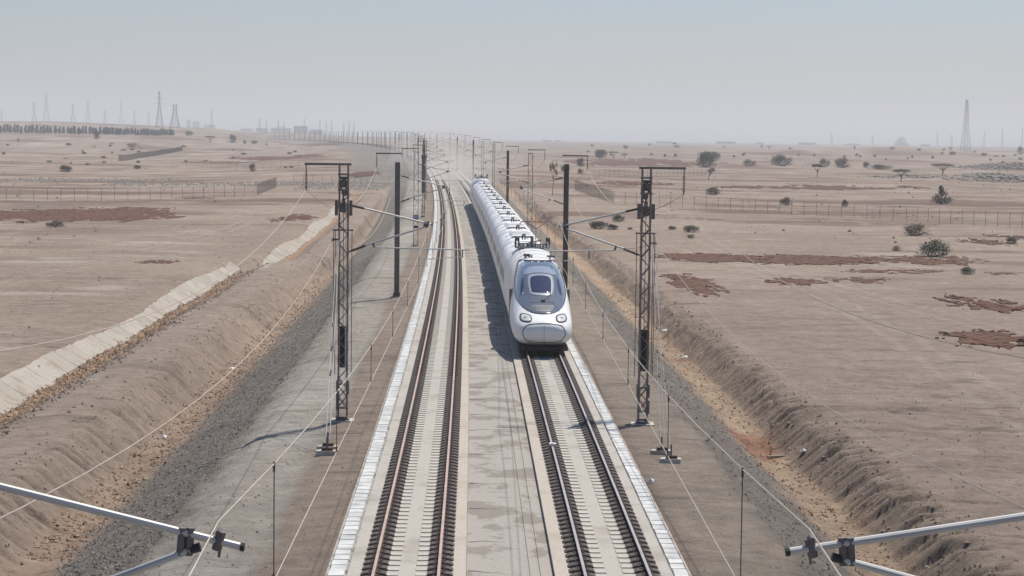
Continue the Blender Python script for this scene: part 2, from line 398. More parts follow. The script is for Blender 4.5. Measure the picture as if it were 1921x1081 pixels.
# warm pale edge bands, cast proud of the slab
tag(strip('slab_edge_band', [(TL + 1.07, -.20), (TL + 1.07, -.194), (TL + 1.38, -.194), (TL + 1.38, -.20)], S0, 900, M['slabpale']), kind='structure')
tag(strip('slab_edge_band', [(TR - 1.42, -.20), (TR - 1.42, -.194), (TR - 1.09, -.194), (TR - 1.09, -.20)], S0, 900, M['slabpale']), kind='structure')
# transverse cracks / pour joints of the median: shallow raised ragged lips
mb = MB(); rr = random.Random(5); s_ = 42
jm = mat('median_joint_dirt', (.15, .13, .11), 1, 0, .3, 6)
while s_ < 330:
    n = 9; pts = []; off = 0
    for i in range(n):
        U_ = Lm + .04 + (Rm - .66 - Lm) * i / (n - 1) * rr.choice((1, 1, .97)); off += rr.uniform(-.12, .14); pts.append(W(s_ + off, U_, -.327))
    mb.path(pts, .010, jm, 4); s_ += rr.uniform(2.2, 6.4)
tag(mb.build('median_crack'), kind='structure')

# cable troughs with separate lids
def trough(label, Ua, Ub, s0=40):
    root = empty('cable_trough', W(s0, (Ua + Ub) / 2, -.5), 0, label, 'cable trough')
    inv = Matrix.Translation(-root.location)
    o = strip('trough_channel', [(Ua - .05, -.62), (Ua - .05, -.30), (Ua, -.30), (Ua, -.34), (Ub, -.34), (Ub, -.30), (Ub + .05, -.30), (Ub + .05, -.62)], S0, S1, M['trough'], root); o.matrix_parent_inverse = inv
    lm = []
    r3 = random.Random(11)
    for v in range(4):
        q = MB(); w2 = (Ub - Ua) / 2 - .012; l2 = .285; e = .018
        j = lambda: r3.uniform(-.006, .006)
        q.add([(-w2 + j(), -l2 + j(), 0), (w2 + j(), -l2 + j(), 0), (w2 + j(), l2 + j(), 0), (-w2 + j(), l2 + j(), 0),
               (-w2 + e, -l2 + e, .055), (w2 - e, -l2 + e, .055 + j()), (w2 - e, l2 - e, .055), (-w2 + e, l2 - e, .055 + j())],
              [(4, 5, 6, 7), (0, 1, 5, 4), (1, 2, 6, 5), (2, 3, 7, 6), (3, 0, 4, 7)], M['lid'])
        lm.append(q.mesh('lid'))
    for k in range(300):
        s_ = s0 + .6 * k; l = link('lid', lm[r3.randrange(4)], root); p = W(s_, (Ua + Ub) / 2 + r3.uniform(-.008, .008), -.325 + r3.uniform(0, .012)) - root.location
        l.location = p; l.rotation_euler = (0, 0, hdg(s_) + r3.uniform(-.012, .012))
    q = MB(); s_ = s0 + 180
    while s_ < 620:
        a = W(s_, Ua + .01, -.27); b_ = W(s_, Ub - .01, -.27); c_ = W(s_ + .57, Ub - .01, -.27); d_ = W(s_ + .57, Ua + .01, -.27)
        dn = Vector((0, 0, -.05)); q.add([a, b_, c_, d_, a + dn, b_ + dn, c_ + dn, d_ + dn], [(0, 1, 2, 3), (4, 5, 1, 0), (7, 4, 0, 3), (5, 6, 2, 1)], M['lid']); s_ += .6
    o = tag(q.build('lid', root), kind='stuff'); o.matrix_parent_inverse = inv
trough('white lidded concrete cable trough along the left side of the left track', -3.42, -2.99)
trough('white lidded concrete cable trough along the right side of the train track', 4.79, 5.18)
# pale crumbled mortar between slab and trough
def crumbs(name, U0, U1, s0, s1, n, size, m, zf=None, seed=1):
    rg = np.random.RandomState(seed); sv = s0 * (s1 / s0) ** (rg.rand(n)) if s1 / s0 > 1.5 else s0 + (s1 - s0) * rg.rand(n)
    Uv = U0 + (U1 - U0) * rg.rand(n); x = cx(sv) + Uv
    z = (terrain(sv, Uv) if zf is None else rz(sv) + zf)
    r = size[0] + (size[1] - size[0]) * rg.rand(n) ** 3
    base = np.array([(1, 0, 0), (0, 1, 0), (-1, 0, 0), (0, -1, 0), (0, 0, .8), (0, 0, -.5)])
    a = rg.rand(n) * 6.28; ca_, sa_ = np.cos(a), np.sin(a)
    P = base[None] * (r[:, None, None] * (.6 + .7 * rg.rand(n, 6, 1)) * (.7 + .6 * rg.rand(n, 1, 3)))
    P = np.stack([P[..., 0] * ca_[:, None] - P[..., 1] * sa_[:, None], P[..., 0] * sa_[:, None] + P[..., 1] * ca_[:, None], P[..., 2]], -1)
    P = P + np.stack([x, sv, z + r * .2], -1)[:, None]
    fb = np.array([(0, 1, 4), (1, 2, 4), (2, 3, 4), (3, 0, 4), (1, 0, 5), (2, 1, 5), (3, 2, 5), (0, 3, 5)])
    Fx = (np.arange(n)[:, None, None] * 6 + fb[None]).reshape(-1, 3)
    return tag(link(name, npmesh(name, P.reshape(-1, 3), Fx, [m], False)), kind='stuff')
crumbs('mortar_crumbs', -2.96, -2.85, 40, 200, 1500, (.015, .05), M['trough'], -.27, 2)
crumbs('mortar_crumbs', 4.70, 4.77, 40, 160, 700, (.012, .035), M['tongue'], -.24, 3)

# ------------------------------------------------------------------ railway tracks
def track(label, Uc, top, seed):
    root = empty('railway_track', W(40, Uc, 0), 0, label, 'railway track'); inv = Matrix.Translation(-root.location)
    h = .036
    for g_ in (-.7535, .7535):
        c = Uc + g_
        pr = [(c - .075, -.172), (c - .075, -.16), (c - .012, -.14), (c - .009, -.05), (c - h, -.035), (c - h, -.006), (c - h + .008, 0), (c + h - .008, 0), (c + h, -.006), (c + h, -.035), (c + .009, -.05), (c + .012, -.14), (c + .075, -.16), (c + .075, -.172)]
        mm = [M['railside']] * 14; mm[5] = mm[6] = mm[7] = top
        o = strip('rail', pr, S0, S1, M['railside'], root, closed=True, mats=mm, ends=False); o.matrix_parent_inverse = inv
    # twin-block sleeper: humped blocks under each rail with a pale tongue towards the middle
    def prof(sg):
        o_ = [(.19, -.199), (.20, -.176), (.43, -.176), (.47, -.160), (.52, -.132), (.60, -.122), (.66, -.124), (.67, -.172), (.84, -.172), (.85, -.124), (.92, -.122), (.99, -.132), (1.05, -.158), (1.09, -.199)]
        return [(sg * a, z) for a, z in o_]
    q = MB(); hw = .15
    for sg in (-1, 1):
        p = prof(sg)
        for j in range(len(p) - 1):
            m_ = M['tongue'] if (j < 3) else M['block']
            (a, za), (b_, zb) = p[j], p[j + 1]
            f = [(0, 1, 2, 3)] if sg > 0 else [(3, 2, 1, 0)]
            q.add([(a, -hw, za), (b_, -hw, zb), (b_, hw, zb), (a, hw, za)], f, m_)
            for yy, fl in ((-hw, 0), (hw, 1)):
                ff = (0, 1, 2, 3) if (fl == 0) == (sg < 0) else (3, 2, 1, 0)
                q.add([(a, yy, za), (b_, yy, zb), (b_, yy, -.21), (a, yy, -.21)], [ff], m_)
    q.box((-.25, -.05, -.23), (.25, .05, -.205), M['block'])
    sm = q.mesh('sleeper')
    q = MB()
    for sg in (-1, 1):          # ribbed plate, bolt and spring clip
        q.box((sg * .095 - .055, -.09, -.172), (sg * .095 + .055, .09, -.128), M['railside'])
        q.bar((sg * .105, 0, -.13), (sg * .105, 0, -.075), .022, M['darksteel'], 6)
        q.bar((sg * .06, -.07, -.118), (sg * .15, -.055, -.105), .014, M['darksteel'], 4); q.bar((sg * .06, .07, -.118), (sg * .15, .055, -.105), .014, M['darksteel'], 4)
    fm = q.mesh('rail_fastener'); N = 300; pitch = .57
    for k in range(N):
        s_ = 41 + k * pitch; o = link('sleeper', sm, root); o.location = W(s_, Uc, 0) - root.location; o.rotation_euler = (0, 0, hdg(s_))
        if k < 75:
            for g_ in (-.7535, .7535):
                f = link('rail_fastener', fm, o); f.location = (g_, 0, 0)
    q = MB(); s_ = 41 + N * pitch
    while s_ < 430:
        for sg in (-1, 1):
            for a, b_, z_, m_ in ((.20, .47, -.184, M['tongue']), (.47, 1.04, -.145, M['block'])):
                p0 = W(s_, Uc + sg * a, z_); p1 = W(s_, Uc + sg * b_, z_); y_ = Vector((0, .3, 0)); dn = Vector((0, 0, -.06))
                q.add([p0, p1, p1 + y_, p0 + y_, p0 + dn, p1 + dn], [(0, 1, 2, 3) if sg > 0 else (3, 2, 1, 0), (4, 5, 1, 0)], m_)
        s_ += pitch
    s_ = 41 + 75 * pitch                       # fastenings further out, joined
    while s_ < 430:
        for g_ in (-.7535, .7535):
            for sg in (-1, 1):
                c = W(s_, Uc + g_ + sg * .095, -.15); q.box((c.x - .055, c.y - .09, c.z - .03), (c.x + .055, c.y + .09, c.z + .035), M['railside'])
        s_ += pitch
    o = tag(q.build('sleeper', root), kind='stuff'); o.matrix_parent_inverse = inv
    return root
track('empty left railway track with rusty brown rails on a concrete slab', TL, M['railtopL'], 1)
track('right railway track with grey rails carrying the white train', TR, M['railtopR'], 2)

# ------------------------------------------------------------------ ditch lining slabs
LM = [stained('lining_concrete_%d' % i, c, (c[0] * .82, c[1] * .78, c[2] * .74), .8, .5, .62, bump=.03, fine=.14) for i, c in enumerate(((.37, .335, .285), (.355, .32, .27), (.385, .35, .30), (.34, .305, .255)))]
def lining(label, Utop, s0, s1, seed):
    r3 = random.Random(seed); root = empty('ditch_lining', (float(cx(s0) + Utop), s0, ground_z(float(cx(s0)) + Utop, s0)), 0, label, 'ditch lining', None)
    s_ = s0
    while s_ < s1:
        L = r3.uniform(2.0, 3.2); q = MB(); a, b_ = s_ + .03, s_ + L - .03
        w0, w1 = Utop + .22 * math.sin(s_ / 9) + r3.uniform(-.05, .05), Utop + 1.15 + .12 * math.sin(s_ / 5 + 2) + r3.uniform(-.07, .12)
        P = []; zj = r3.uniform(0, .012); a, b_ = s_ + .012, s_ + L - .012
        for sv in (a, (a + b_) / 2, b_):
            j = r3.uniform(-.06, .06)
            for Uq, zq in ((w0 - .06 + j, -1.74), (w0 + .08 + j, -1.76), (w0 + .6, -2.16), (w1 + j, -2.60)):
                P.append(Vector((float(cx(sv)) + Uq, sv, float(terrain(sv, Uq, False)) + .05 + zj)) - root.location)
        up = Vector((0, 0, .0)); dn = Vector((0, 0, -.16)); n4 = 4
        vs = P + [p_ + dn for p_ in P]; fs = []
        for i in range(2):
            for k in range(3): c = i * n4 + k; fs.append((c, c + 1, c + n4 + 1, c + n4))
        for k in range(3): fs.append((12 + k, 12 + k + 1, k + 1, k)); fs.append((8 + k, 8 + k + 1, 20 + k + 1, 20 + k))
        for i in (0, 4): fs.append((i, i + 4, i + 16, i + 12)); fs.append((i + 3, i + 15, i + 19, i + 7))
        q.add(vs, fs, r3.choice(LM)); q.build('lining_slab', root); s_ += L
lining('long pale concrete ditch lining winding up from the lower left corner', -22.42, 60, 184, 1)
lining('shorter pale concrete ditch lining behind the nearest left mast', -19.85, 189, 335, 2)

# ------------------------------------------------------------------ loose stones
crumbs('embankment_gravel', -12.6, -8.7, 42, 190, 20000, (.012, .070), M['gravel'], None, 5)
crumbs('embankment_gravel', 8.3, 11.4, 42, 170, 9000, (.012, .065), M['gravel'], None, 6)
crumbs('ochre_rubble', -14.0, -12.4, 60, 190, 4200, (.02, .11), M['orange'], None, 7)
crumbs('ochre_rubble', 11.2, 13.0, 44, 170, 2600, (.015, .10), M['orange'], None, 8)
crumbs('ochre_rubble', -21.3, -19.9, 75, 185, 5200, (.04, .18), M['orange'], None, 9)
crumbs('scattered_stones', 13.2, 60, 50, 260, 2200, (.015, .07), M['stone'], None, 10)
crumbs('scattered_stones', -95, -15, 75, 420, 3500, (.02, .12), M['stone'], None, 11)
M['clod'] = mat('soil_clod', (.26, .205, .165), 1, 0, .25, 1.5)
crumbs('soil_clods', 12.7, 15.2, 48, 190, 2600, (.012, .10), M['clod'], None, 14)
crumbs('soil_clods', -16.6, -13.6, 55, 220, 1600, (.012, .09), M['clod'], None, 15)
crumbs('soil_clods', -20.0, -18.2, 70, 190, 1800, (.02, .14), M['clod'], None, 16)
crumbs('soil_clods', 15, 30, 50, 100, 2000, (.012, .06), M['clod'], None, 17)
crumbs('soil_clods', -12.4, -8, 45, 190, 5000, (.012, .06), M['clod'], None, 18)
crumbs('scattered_stones', 30, 300, 230, 1000, 1800, (.08, .36), M['stone'], None, 21)
crumbs('scattered_stones', -320, -40, 200, 1000, 1800, (.08, .32), M['stone'], None, 22)
crumbs('scattered_stones', 5.3, 8.3, 45, 120, 900, (.01, .035), M['stone'], None, 12)
crumbs('scattered_stones', -8, -3.6, 45, 150, 1500, (.01, .045), M['stone'], None, 13)

# ------------------------------------------------------------------ red-brown soil patches: clods lying proud of the plain
def patch(px0, px1, py0, py1, amp=.10, thr=0.0, seed=0, n=110, fr=(1.2, 1.6)):
    a = at(px0, (py0 + py1) / 2); b_ = at(px1, (py0 + py1) / 2); f = at((px0 + px1) / 2, py0); c = at((px0 + px1) / 2, py1)
    xs = np.linspace(-1.15, 1.15, n * 2); ys = np.linspace(-1.2, 1.2, n); cxm = (a.x + b_.x) / 2; hx = abs(b_.x - a.x) / 2; cym = (f.y + c.y) / 2; hy = abs(f.y - c.y) / 2
    gx, gy = np.meshgrid(xs, ys, indexing='ij'); tilt = (b_.y - a.y) / 2
    Xp = cxm + gx * hx; Yp = cym + gy * hy + gx * tilt
    m = 1 - gx ** 2 - gy ** 2 + .8 * fbm(gx * 3 + seed * 7.7, gy * 2.2 + seed, 4) + 1.3 * fbm(Xp / (hx * .07 + .4), Yp / (hy * .12 + .3) + seed, 5) - thr - .06
    zt = terrain(Yp, Xp - cx(Yp)); h = np.where(m > 0, amp * (.25 + .75 * np.abs(fbm(Xp / .7 + seed, Yp / 1.0, 3)) * 2), -.25 * amp - .12)
    Zp = zt + h; nv = len(ys)
    i2 = (np.arange(len(xs) - 1)[:, None] * nv + np.arange(nv - 1)[None]).ravel()
    Fp = np.stack([i2, i2 + nv, i2 + nv + 1, i2 + 1], 1)
    keep = (m.ravel()[Fp] > -.12).any(1); Fp = Fp[keep]
    me = npmesh('red_soil_patch', np.stack([Xp, Yp, Zp], -1).reshape(-1, 3), Fp, [M['redsoil']], False)
    tag(link('red_soil_patch', me), kind='structure')
for k, a in enumerate([(-60, 330, 391, 416, .12, -.1), (515, 605, 402, 417, .1, .3), (250, 335, 488, 495, .05, .5), (1235, 1420, 476, 492, .08, .0), (1380, 1650, 480, 497, .09, .05),
                       (1600, 1860, 480, 499, .08, .45), (1262, 1350, 518, 553, .07, .0), (1235, 1290, 514, 524, .06, .3), (1430, 1560, 522, 536, .07, .45), (1540, 1680, 518, 532, .06, .6), (1800, 1890, 447, 461, .08, .45),
                       (1780, 1925, 556, 590, .10, .45), (1775, 1960, 622, 654, .10, .25), (1440, 1650, 348, 357, .12, .3), (1120, 1260, 340, 349, .12, .4), (1060, 1340, 298, 312, .2, .2),
                       (1330, 1450, 349, 354, .12, .5), (1860, 1925, 440, 450, .08, .6), (655, 708, 322, 333, .2, .1), (560, 660, 268, 274, .2, .5), (430, 600, 293, 300, .2, .5), (340, 480, 303, 307, .1, .6),
                       (1470, 1530, 870, 880, .03, .8), (1680, 1745, 349, 355, .12, .6), (1840, 1915, 510, 517, .05, .7), (1560, 1800, 505, 514, .05, .75), (330, 410, 370, 374, .05, .6)]):
    patch(*a[:6], seed=k + 1)

# ------------------------------------------------------------------ MASTS
def lattice(H=9.6, w_=.37, d=.34, step=.36, dark=None):
    q = MB(); m = M['steel']; hw, hd = w_ / 2, d / 2; t_ = .05
    for sx in (-1, 1):
        for sy in (-1, 1):
            x0 = sx * hw; y0 = sy * hd
            q.box((min(x0, x0 - sx * t_), min(y0, y0 - sy * t_), 0), (max(x0, x0 - sx * t_), max(y0, y0 - sy * t_), H), m)
    k = 0; z = .5
    while z < H - .5:
        for sy in (-1, 1):
            a, b_ = (-hw + .03, hw - .03) if k % 2 else (hw - .03, -hw + .03)
            q.bar((a, sy * hd, z), (b_, sy * hd, z + step), .017, m, 4)
        for sx in (-1, 1): q.bar((sx * hw, -hd + .03 if k % 2 else hd - .03, z), (sx * hw, hd - .03 if k % 2 else -hd + .03, z + step), .014, m, 4)
        z += step; k += 1
    return q
def meshes():
    D = {}
    # heavy lattice mast body
    q = lattice(); m = M['steel']
    for z in (.02, .45, 1.35, 8.62, 9.2): q.box((-.21, -.19, z), (.21, .19, z + .07), m)
    q.bar((-.17, -.17, .5), (.17, -.17, .95), .025, m, 4); q.bar((.17, -.17, .9), (-.17, -.17, 1.35), .025, m, 4)
    q.box((-.24, -.2, .4), (-.19, .2, .9), m); q.box((.19, -.2, 1.0), (.24, .2, 1.5), m); q.box((-.24, -.2, 1.0), (-.19, .2, 1.5), m)
    D['lattice'] = q.mesh('lattice_column')
    q = MB()
    for x in (-.17, -.02, .13): q.bar((x, -.22, .0), (x, -.22, .16), .08, M['darksteel'], 10)
    q.box((-.42, -.38, -.35), (.42, .42, .02), M['concrete']); q.box((-.26, -.24, .02), (.26, .26, .06), M['darksteel'])
    D['base'] = q.mesh('base_plinth')
    # plain H-section pole
    q = MB(); H = 9.0
    q.box((-.17, -.15, 0), (-.135, .15, H), M['darksteel']); q.box((.135, -.15, 0), (.17, .15, H), M['darksteel']); q.box((-.135, -.13, 0), (.135, -.10, H), M['darksteel'])
    D['pole'] = q.mesh('pole_column')
    q = MB(); q.box((-.40, -.35, -.35), (.40, .35, .02), M['trough']); q.box((-.26, -.24, .02), (.26, .24, .08), M['darksteel'])
    for a in (-1, 1): q.add([(a * .17, -.02, .08), (a * .27, -.02, .08), (a * .13, -.02, .45), (a * .17, .02, .08), (a * .27, .02, .08), (a * .13, .02, .45)], [(0, 1, 2), (5, 4, 3), (0, 2, 5, 3), (1, 4, 5, 2)], M['darksteel'])
    D['base2'] = q.mesh('base_plinth')
    # narrow lattice
    q = MB(); m = M['steel']; H = 9.3
    for a in (-.24, .20): q.box((a, -.08, 0), (a + .05, .08, H), m)
    z = .3; k = 0
    while z < H - .4: q.bar((-.2 if k % 2 else .2, -.05, z), (.2 if k % 2 else -.2, -.05, z + .5), .016, m, 4); z += .5; k += 1
    q.box((-.25, -.08, H - .06), (.25, .08, H), m)
    D['narrow'] = q.mesh('lattice_column')
    # top bracket with suspended insulator (outer side = -x)
    q = MB(); q.box((-1.46, -.05, 8.98), (.28, .05, 9.07), M['steel']); D['bracket'] = q.mesh('top_bracket')
    q = MB(); q.bar((-1.40, 0, 8.98), (-1.40, 0, 8.75), .022, M['darksteel'], 5)
    for k in range(12): q.bar((-1.40, 0, 8.75 - k * .05), (-1.40, 0, 8.715 - k * .05), .055 if k % 2 else .03, M['insul'], 8)
    q.bar((-1.40, 0, 8.16), (-1.40, 0, 8.03), .03, M['darksteel'], 6); D['susp'] = q.mesh('suspension_insulator')
    q = MB(); q.bar((-.2, 0, 6.26), (-.36, 0, 6.24), .035, M['black'], 6); q.bar((-.36, 0, 6.30), (-.42, 0, 6.20), .045, M['black'], 6); D['retins'] = q.mesh('return_wire_insulator')
    # tensioning gear
    q = MB(); m = M['darksteel']
    for sx in (-1, 1): q.box((sx * .27 - .05, -.17, 7.15), (sx * .27 + .05, .17, 7.72), m)
    q.bar((0, -.10, 7.45), (0, .10, 7.45), .20, m, 16); q.bar((0, -.12, 8.35), (0, .0, 8.35), .16, m, 14); q.bar((.04, -.12, 8.0), (.04, .0, 8.0), .12, m, 12)
    q.bar((-.16, -.1, 8.5), (.1, -.1, 7.4), .03, m, 5); q.bar((.16, -.05, 8.5), (-.05, -.05, 7.6), .025, m, 5); q.box((-.16, -.13, 8.5), (.17, -.09, 8.6), m); q.bar((-.05, -.08, 7.7), (.12, -.08, 8.2), .03, m, 5)
    D['gear'] = q.mesh('tensioning_gear')
    q = MB()
    for k in range(17): q.bar((0, 0, 1.45 + k * .092), (0, 0, 1.45 + k * .092 + .08), .125, M['black'], 10)
    q.bar((0, 0, 3.0), (0, 0, 7.4), .012, M['darksteel'], 4); D['weight'] = q.mesh('counterweight_stack')
    q = MB()
    for sx in (-.30, -.36): q.bar((sx, -.1, 1.2), (sx, -.1, 6.6), .016, M['steel'], 5)
    q.bar((.32, -.1, 1.2), (.32, -.1, 6.6), .016, M['steel'], 5); q.box((-.40, -.12, 6.58), (.37, -.08, 6.64), M['steel']); D['guide'] = q.mesh('guide_rods')
    q = MB(); q.bar((.10, -.2, .4), (.10, -.2, 8.3), .011, M['signw'], 4); D['pipe'] = q.mesh('earth_cable')
    return D
MM = meshes()
def cantilever(reach, zt=7.5, reg0=1.15, reg1=4.7, arm=4.45, wire_dx=0.0, ext=.25, z1=6.80, jo=.10, r=.036):
    """reach: distance mast -> messenger, along local +x"""
    q = MB(); a = M['alu']
    # top tube
    e = reach + ext; zz = lambda x: zt + (z1 - zt) * (x - .2) / (e - .2)
    q.bar((.75, 0, zz(.75)), (e, 0, z1), r, a, 10); q.bar((e, 0, z1), (e + .035, 0, z1 - .005), r + .004, M['black'], 8)
    q.bar((.20, 0, zt), (.30, 0, zz(.3)), .03, M['darksteel'], 6)
    xj = reach - jo; zj = zz(xj) - .14
    q.bar((.80, 0, 5.98), (xj + .05, 0, zj + .01), r, a, 10); q.bar((xj + .03, 0, zj + .005), (xj + .11, 0, zj + .03), r + .006, M['black'], 8)
    q.bar((.18, 0, 5.74), (.28, 0, 5.77), .03, M['darksteel'], 6)
    for dx in (-.03, .035): q.bar((xj + dx, 0, zz(xj) + .045), (xj + dx - .02, 0, zj - .04), .035, M['darksteel'], 6)
    q.bar((reach - .02, 0, zz(reach) - .07), (reach + .02, 0, zz(reach) + .08), .042, M['darksteel'], 8); q.bar((reach, -.07, zz(reach) + .08), (reach, .07, zz(reach) + .08), .022, M['darksteel'], 6); q.bar((reach + .01, 0, zz(reach) - .06), (reach, 0, zz(reach) - .13), .012, M['darksteel'], 5)
    tubes = q.mesh('cantilever_tube')
    q = MB()
    for (p0, p1) in (((.30, 0, zz(.3)), (.78, 0, zz(.78))), ((.28, 0, 5.77), (.84, 0, 5.99))):
        p0 = Vector(p0); p1 = Vector(p1)
        for k in range(9):
            u0 = p0.lerp(p1, k / 9); u1 = p0.lerp(p1, (k + .62) / 9); q.bar(u0, u1, .058, M['insul'], 8); q.bar(u1, p0.lerp(p1, (k + 1) / 9), .03, M['insul'], 6)
    ins = q.mesh('cantilever_insulator')
    q = MB(); q.bar((reg0, 0, 5.92), (reg1, 0, 5.86), .028, a, 8); q.bar((reg0, 0, 5.92), (reg0 - .06, 0, 6.10), .04, M['darksteel'], 6)
    q.bar((arm, 0, 5.86), (arm, 0, 5.58), .022, M['darksteel'], 6); q.bar((arm, 0, 5.60), (reach + wire_dx, 0, 5.50), .014, a, 6)
    reg = q.mesh('registration_arm')
    return tubes, ins, reg
CANL = cantilever(3.15, ext=.12)
CANR = cantilever(3.05, reg1=3.6, arm=2.1, ext=.15)
CANL0 = cantilever(2.84, zt=7.40, ext=.17, z1=6.71, jo=.26, r=.032)
CANR0 = cantilever(3.70, zt=7.34, ext=.17, z1=6.75, jo=.28, r=.032, reg1=3.6, arm=2.1)

def mast(s_, side, kind, label, group, extra=(), can=True, full=True):
    """side -1 left of line (track on +x), +1 right (mirrored)"""
    U_ = (-4.88 if side < 0 else 6.40); z_ = -.60
    root = empty('catenary_mast', W(s_, U_, z_), hdg(s_) + (math.pi if side > 0 else 0), label, 'catenary mast', group)
    parts = {'lattice': ['lattice', 'base'], 'pole': ['pole', 'base2'], 'narrow': ['narrow', 'base2']}[kind]
    L = parts + (['bracket', 'susp'] if full else ['bracket']) + list(extra)
    for p in L:
        nm = MM[p].name.split('.')[0]; o = link(nm, MM[p], root)
        if p in ('bracket', 'susp') and kind == 'pole': o.location.z = -.03
        if side > 0 and p in ('gear', 'guide'): o.location.y = 0
    if can:
        T_ = (CANL0 if side < 0 else CANR0) if s_ < 20 else (CANL if side < 0 else CANR)
        link('cantilever_tube', T_[0], root, (0, .0, .6)); link('cantilever_insulator', T_[1], root, (0, 0, .6))
        link('registration_arm', T_[2], root, (0, 0, .6))
    return root
# z of the brackets is counted from rail level, the mast foot stands .6 m lower
heavy = ('gear', 'weight', 'guide', 'pipe', 'retins')
G1 = 'catenary masts along the railway'
for me_ in (MM['bracket'], MM['susp'], MM['retins'], MM['gear'], MM['weight'], MM['guide']):
    for v in me_.vertices: v.co.z += (.55 if me_ not in (MM['bracket'], MM['susp']) else .58)
mastS = [15.6, 73.6, 132, 195, 265]
labL = {73.6: 'nearest lattice mast on the left with dark counterweight stack and cantilever over the empty track', 132: 'solid dark H-section pole on the left, just behind the nearest left lattice mast',
        195: 'slender lattice mast on the left carrying a small blue plate', 265: 'thick dark mast on the left just behind the one with the blue plate', 15.6: 'foreground left cantilever tubes reaching in from the lower left corner'}
labR = {73.6: 'nearest lattice mast right of the train with dark counterweight stack', 132: 'solid dark pole just right of the train nose, behind the nearest right mast',
        195: 'slender double-legged lattice mast right of the train, third from the front', 265: 'dark straight pole right of the train, fourth from the front', 15.6: 'foreground right cantilever tubes reaching in from the lower right corner'}
for s_ in mastS:
    for side in (-1, 1):
        kind = {15.6: 'lattice', 73.6: 'lattice', 132: 'pole', 195: 'narrow', 265: 'lattice' if side < 0 else 'pole'}[s_]
        r_ = mast(s_, side, kind, (labL if side < 0 else labR)[s_], G1, heavy if s_ in (15.6, 73.6) else (('gear',) if s_ == 265 and side < 0 else ()))
        if s_ == 195 and side < 0:
            q = MB(); q.box((-.26, -.16, 2.6), (.26, -.13, 3.05), M['blue']); 
            for k in range(3): q.box((-.16 + k * .11, -.166, 2.72), (-.10 + k * .11, -.160, 2.95), M['signw'])
            q.build('number_plate', r_); q = MB(); q.box((-.2, -.2, 1.75), (.2, -.08, 2.0), M['black']); q.build('junction_box', r_)
        if s_ == 265 and side < 0:
            q = MB(); q.box((-.26, -.2, 3.2), (.26, .2, 8.3), M['darksteel']); q.build('cladding_panel', r_)
s_ = 327; k = 0
while s_ < 2500:
    for side in (-1, 1):
        n_ = 'left' if side < 0 else 'right'
        if k == 0: lb = 'sturdy mast standing behind the rear end of the train' if side > 0 else 'grey mast on the left in the first gap behind the thick dark mast'
        elif k < 5: lb = '%s mast in the hazy %s-hand row, counted away from the tail of the train' % (('', 'second', 'third', 'fourth', 'fifth')[k], n_)
        else: lb = 'tiny distant mast on the %s of the curving line near the horizon' % n_
        kd = ('lattice', 'narrow', 'pole', 'narrow', 'pole')[k % 5] if s_ < 1000 else 'pole'
        mast(s_, side, kd, lb, ('first masts beyond the train, %s' % n_ if k < 5 else 'distant masts on the curve, %s' % n_) if k else None, (), can=s_ < 1000, full=s_ < 900)
    s_ += 61; k += 1
# wires -----------------------------------------------------------
allS = mastS + [327 + 61 * i for i in range(12)]
def offs(side, s_):
    i = allS.index(s_) if s_ in allS else 0
    if side < 0: return (-.51, -.10, .15, -.1, .1)[i] if i < 5 else .1 * (-1) ** i
    return (-.68, -.18, .1, -.15, .1)[i] if i < 5 else .1 * (-1) ** i
def overhead(side, label):
    Uc = TL if side < 0 else TR
    root = empty('overhead_line', W(15.6, Uc, 5.5), 0, label, 'overhead line'); inv = Matrix.Translation(-root.location)
    mw = MB(); cw = MB(); dm = []
    pts, cp = [], []
    p_ = [(-40, offs(side, 15.6))] + [(a, offs(side, a)) for a in allS]
    for (a, oa), (b_, ob) in zip(p_[:-1], p_[1:]):
        n = 14
        for i in range(n):
            t_ = i / n; s1 = a + (b_ - a) * t_; o_ = oa + (ob - oa) * t_; sag = .82 * (1 - (2 * t_ - 1) ** 2)
            X_ = cx(a) * (1 - t_) + cx(b_) * t_
            pts.append(Vector((float(X_ + Uc + o_), s1, float(rz(s1)) + 6.92 - sag))); cp.append(Vector((float(X_ + Uc + o_), s1, float(rz(s1)) + 5.50)))
            if i % 2 == 1 and s1 < 280 and a > 0: dm.append((pts[-1], cp[-1]))
    r0 = .0078
    mw.path(pts[:60], r0, M['wire'], 5); mw.path(pts[59:], .016, M['wire'], 4)
    cw.path(cp[:60], .0070, M['wire'], 5); cw.path(cp[59:], .014, M['wire'], 4)
    for q, n in ((mw, 'messenger_wire'), (cw, 'contact_wire')): q.build(n, root).matrix_parent_inverse = inv
    for a, b_ in dm:
        q = MB(); q.bar((0, 0, 0), b_ - a, .006, M['darksteel'], 4); q.bar((0, 0, .02), (0, 0, -.08), .014, M['darksteel'], 5); q.bar(b_ - a + Vector((0, 0, .08)), b_ - a - Vector((0, 0, .02)), .012, M['darksteel'], 5)
        q.build('dropper', root, loc=a - root.location)
overhead(-1, 'overhead contact line with droppers above the empty left track')
overhead(1, 'overhead contact line with droppers above the train track')
def sagwire(name, label, U_, z_, sag, S_list, r_=.0105, r_far=.018, cat='wire'):
    q = MB(); pts = []
    for a, b_ in zip(S_list[:-1], S_list[1:]):
        for i in range(16):
            t_ = i / 16; s1 = a + (b_ - a) * t_; X_ = cx(a) * (1 - t_) + cx(b_) * t_
            pts.append(Vector((float(X_ + U_), s1, float(rz(a)) * (1 - t_) + float(rz(b_)) * t_ + z_ - sag * (1 - (2 * t_ - 1) ** 2))))
    q.path(pts[:34], r_, M['wire'], 5); q.path(pts[33:], r_far, M['wire'], 4)
    tag(q.build(name), label, cat)
SL = [-40] + allS
sagwire('feeder_wire', 'outer feeder wire hung from the top brackets of the left masts', -4.88 - 1.40, 8.06, 1.6, SL)
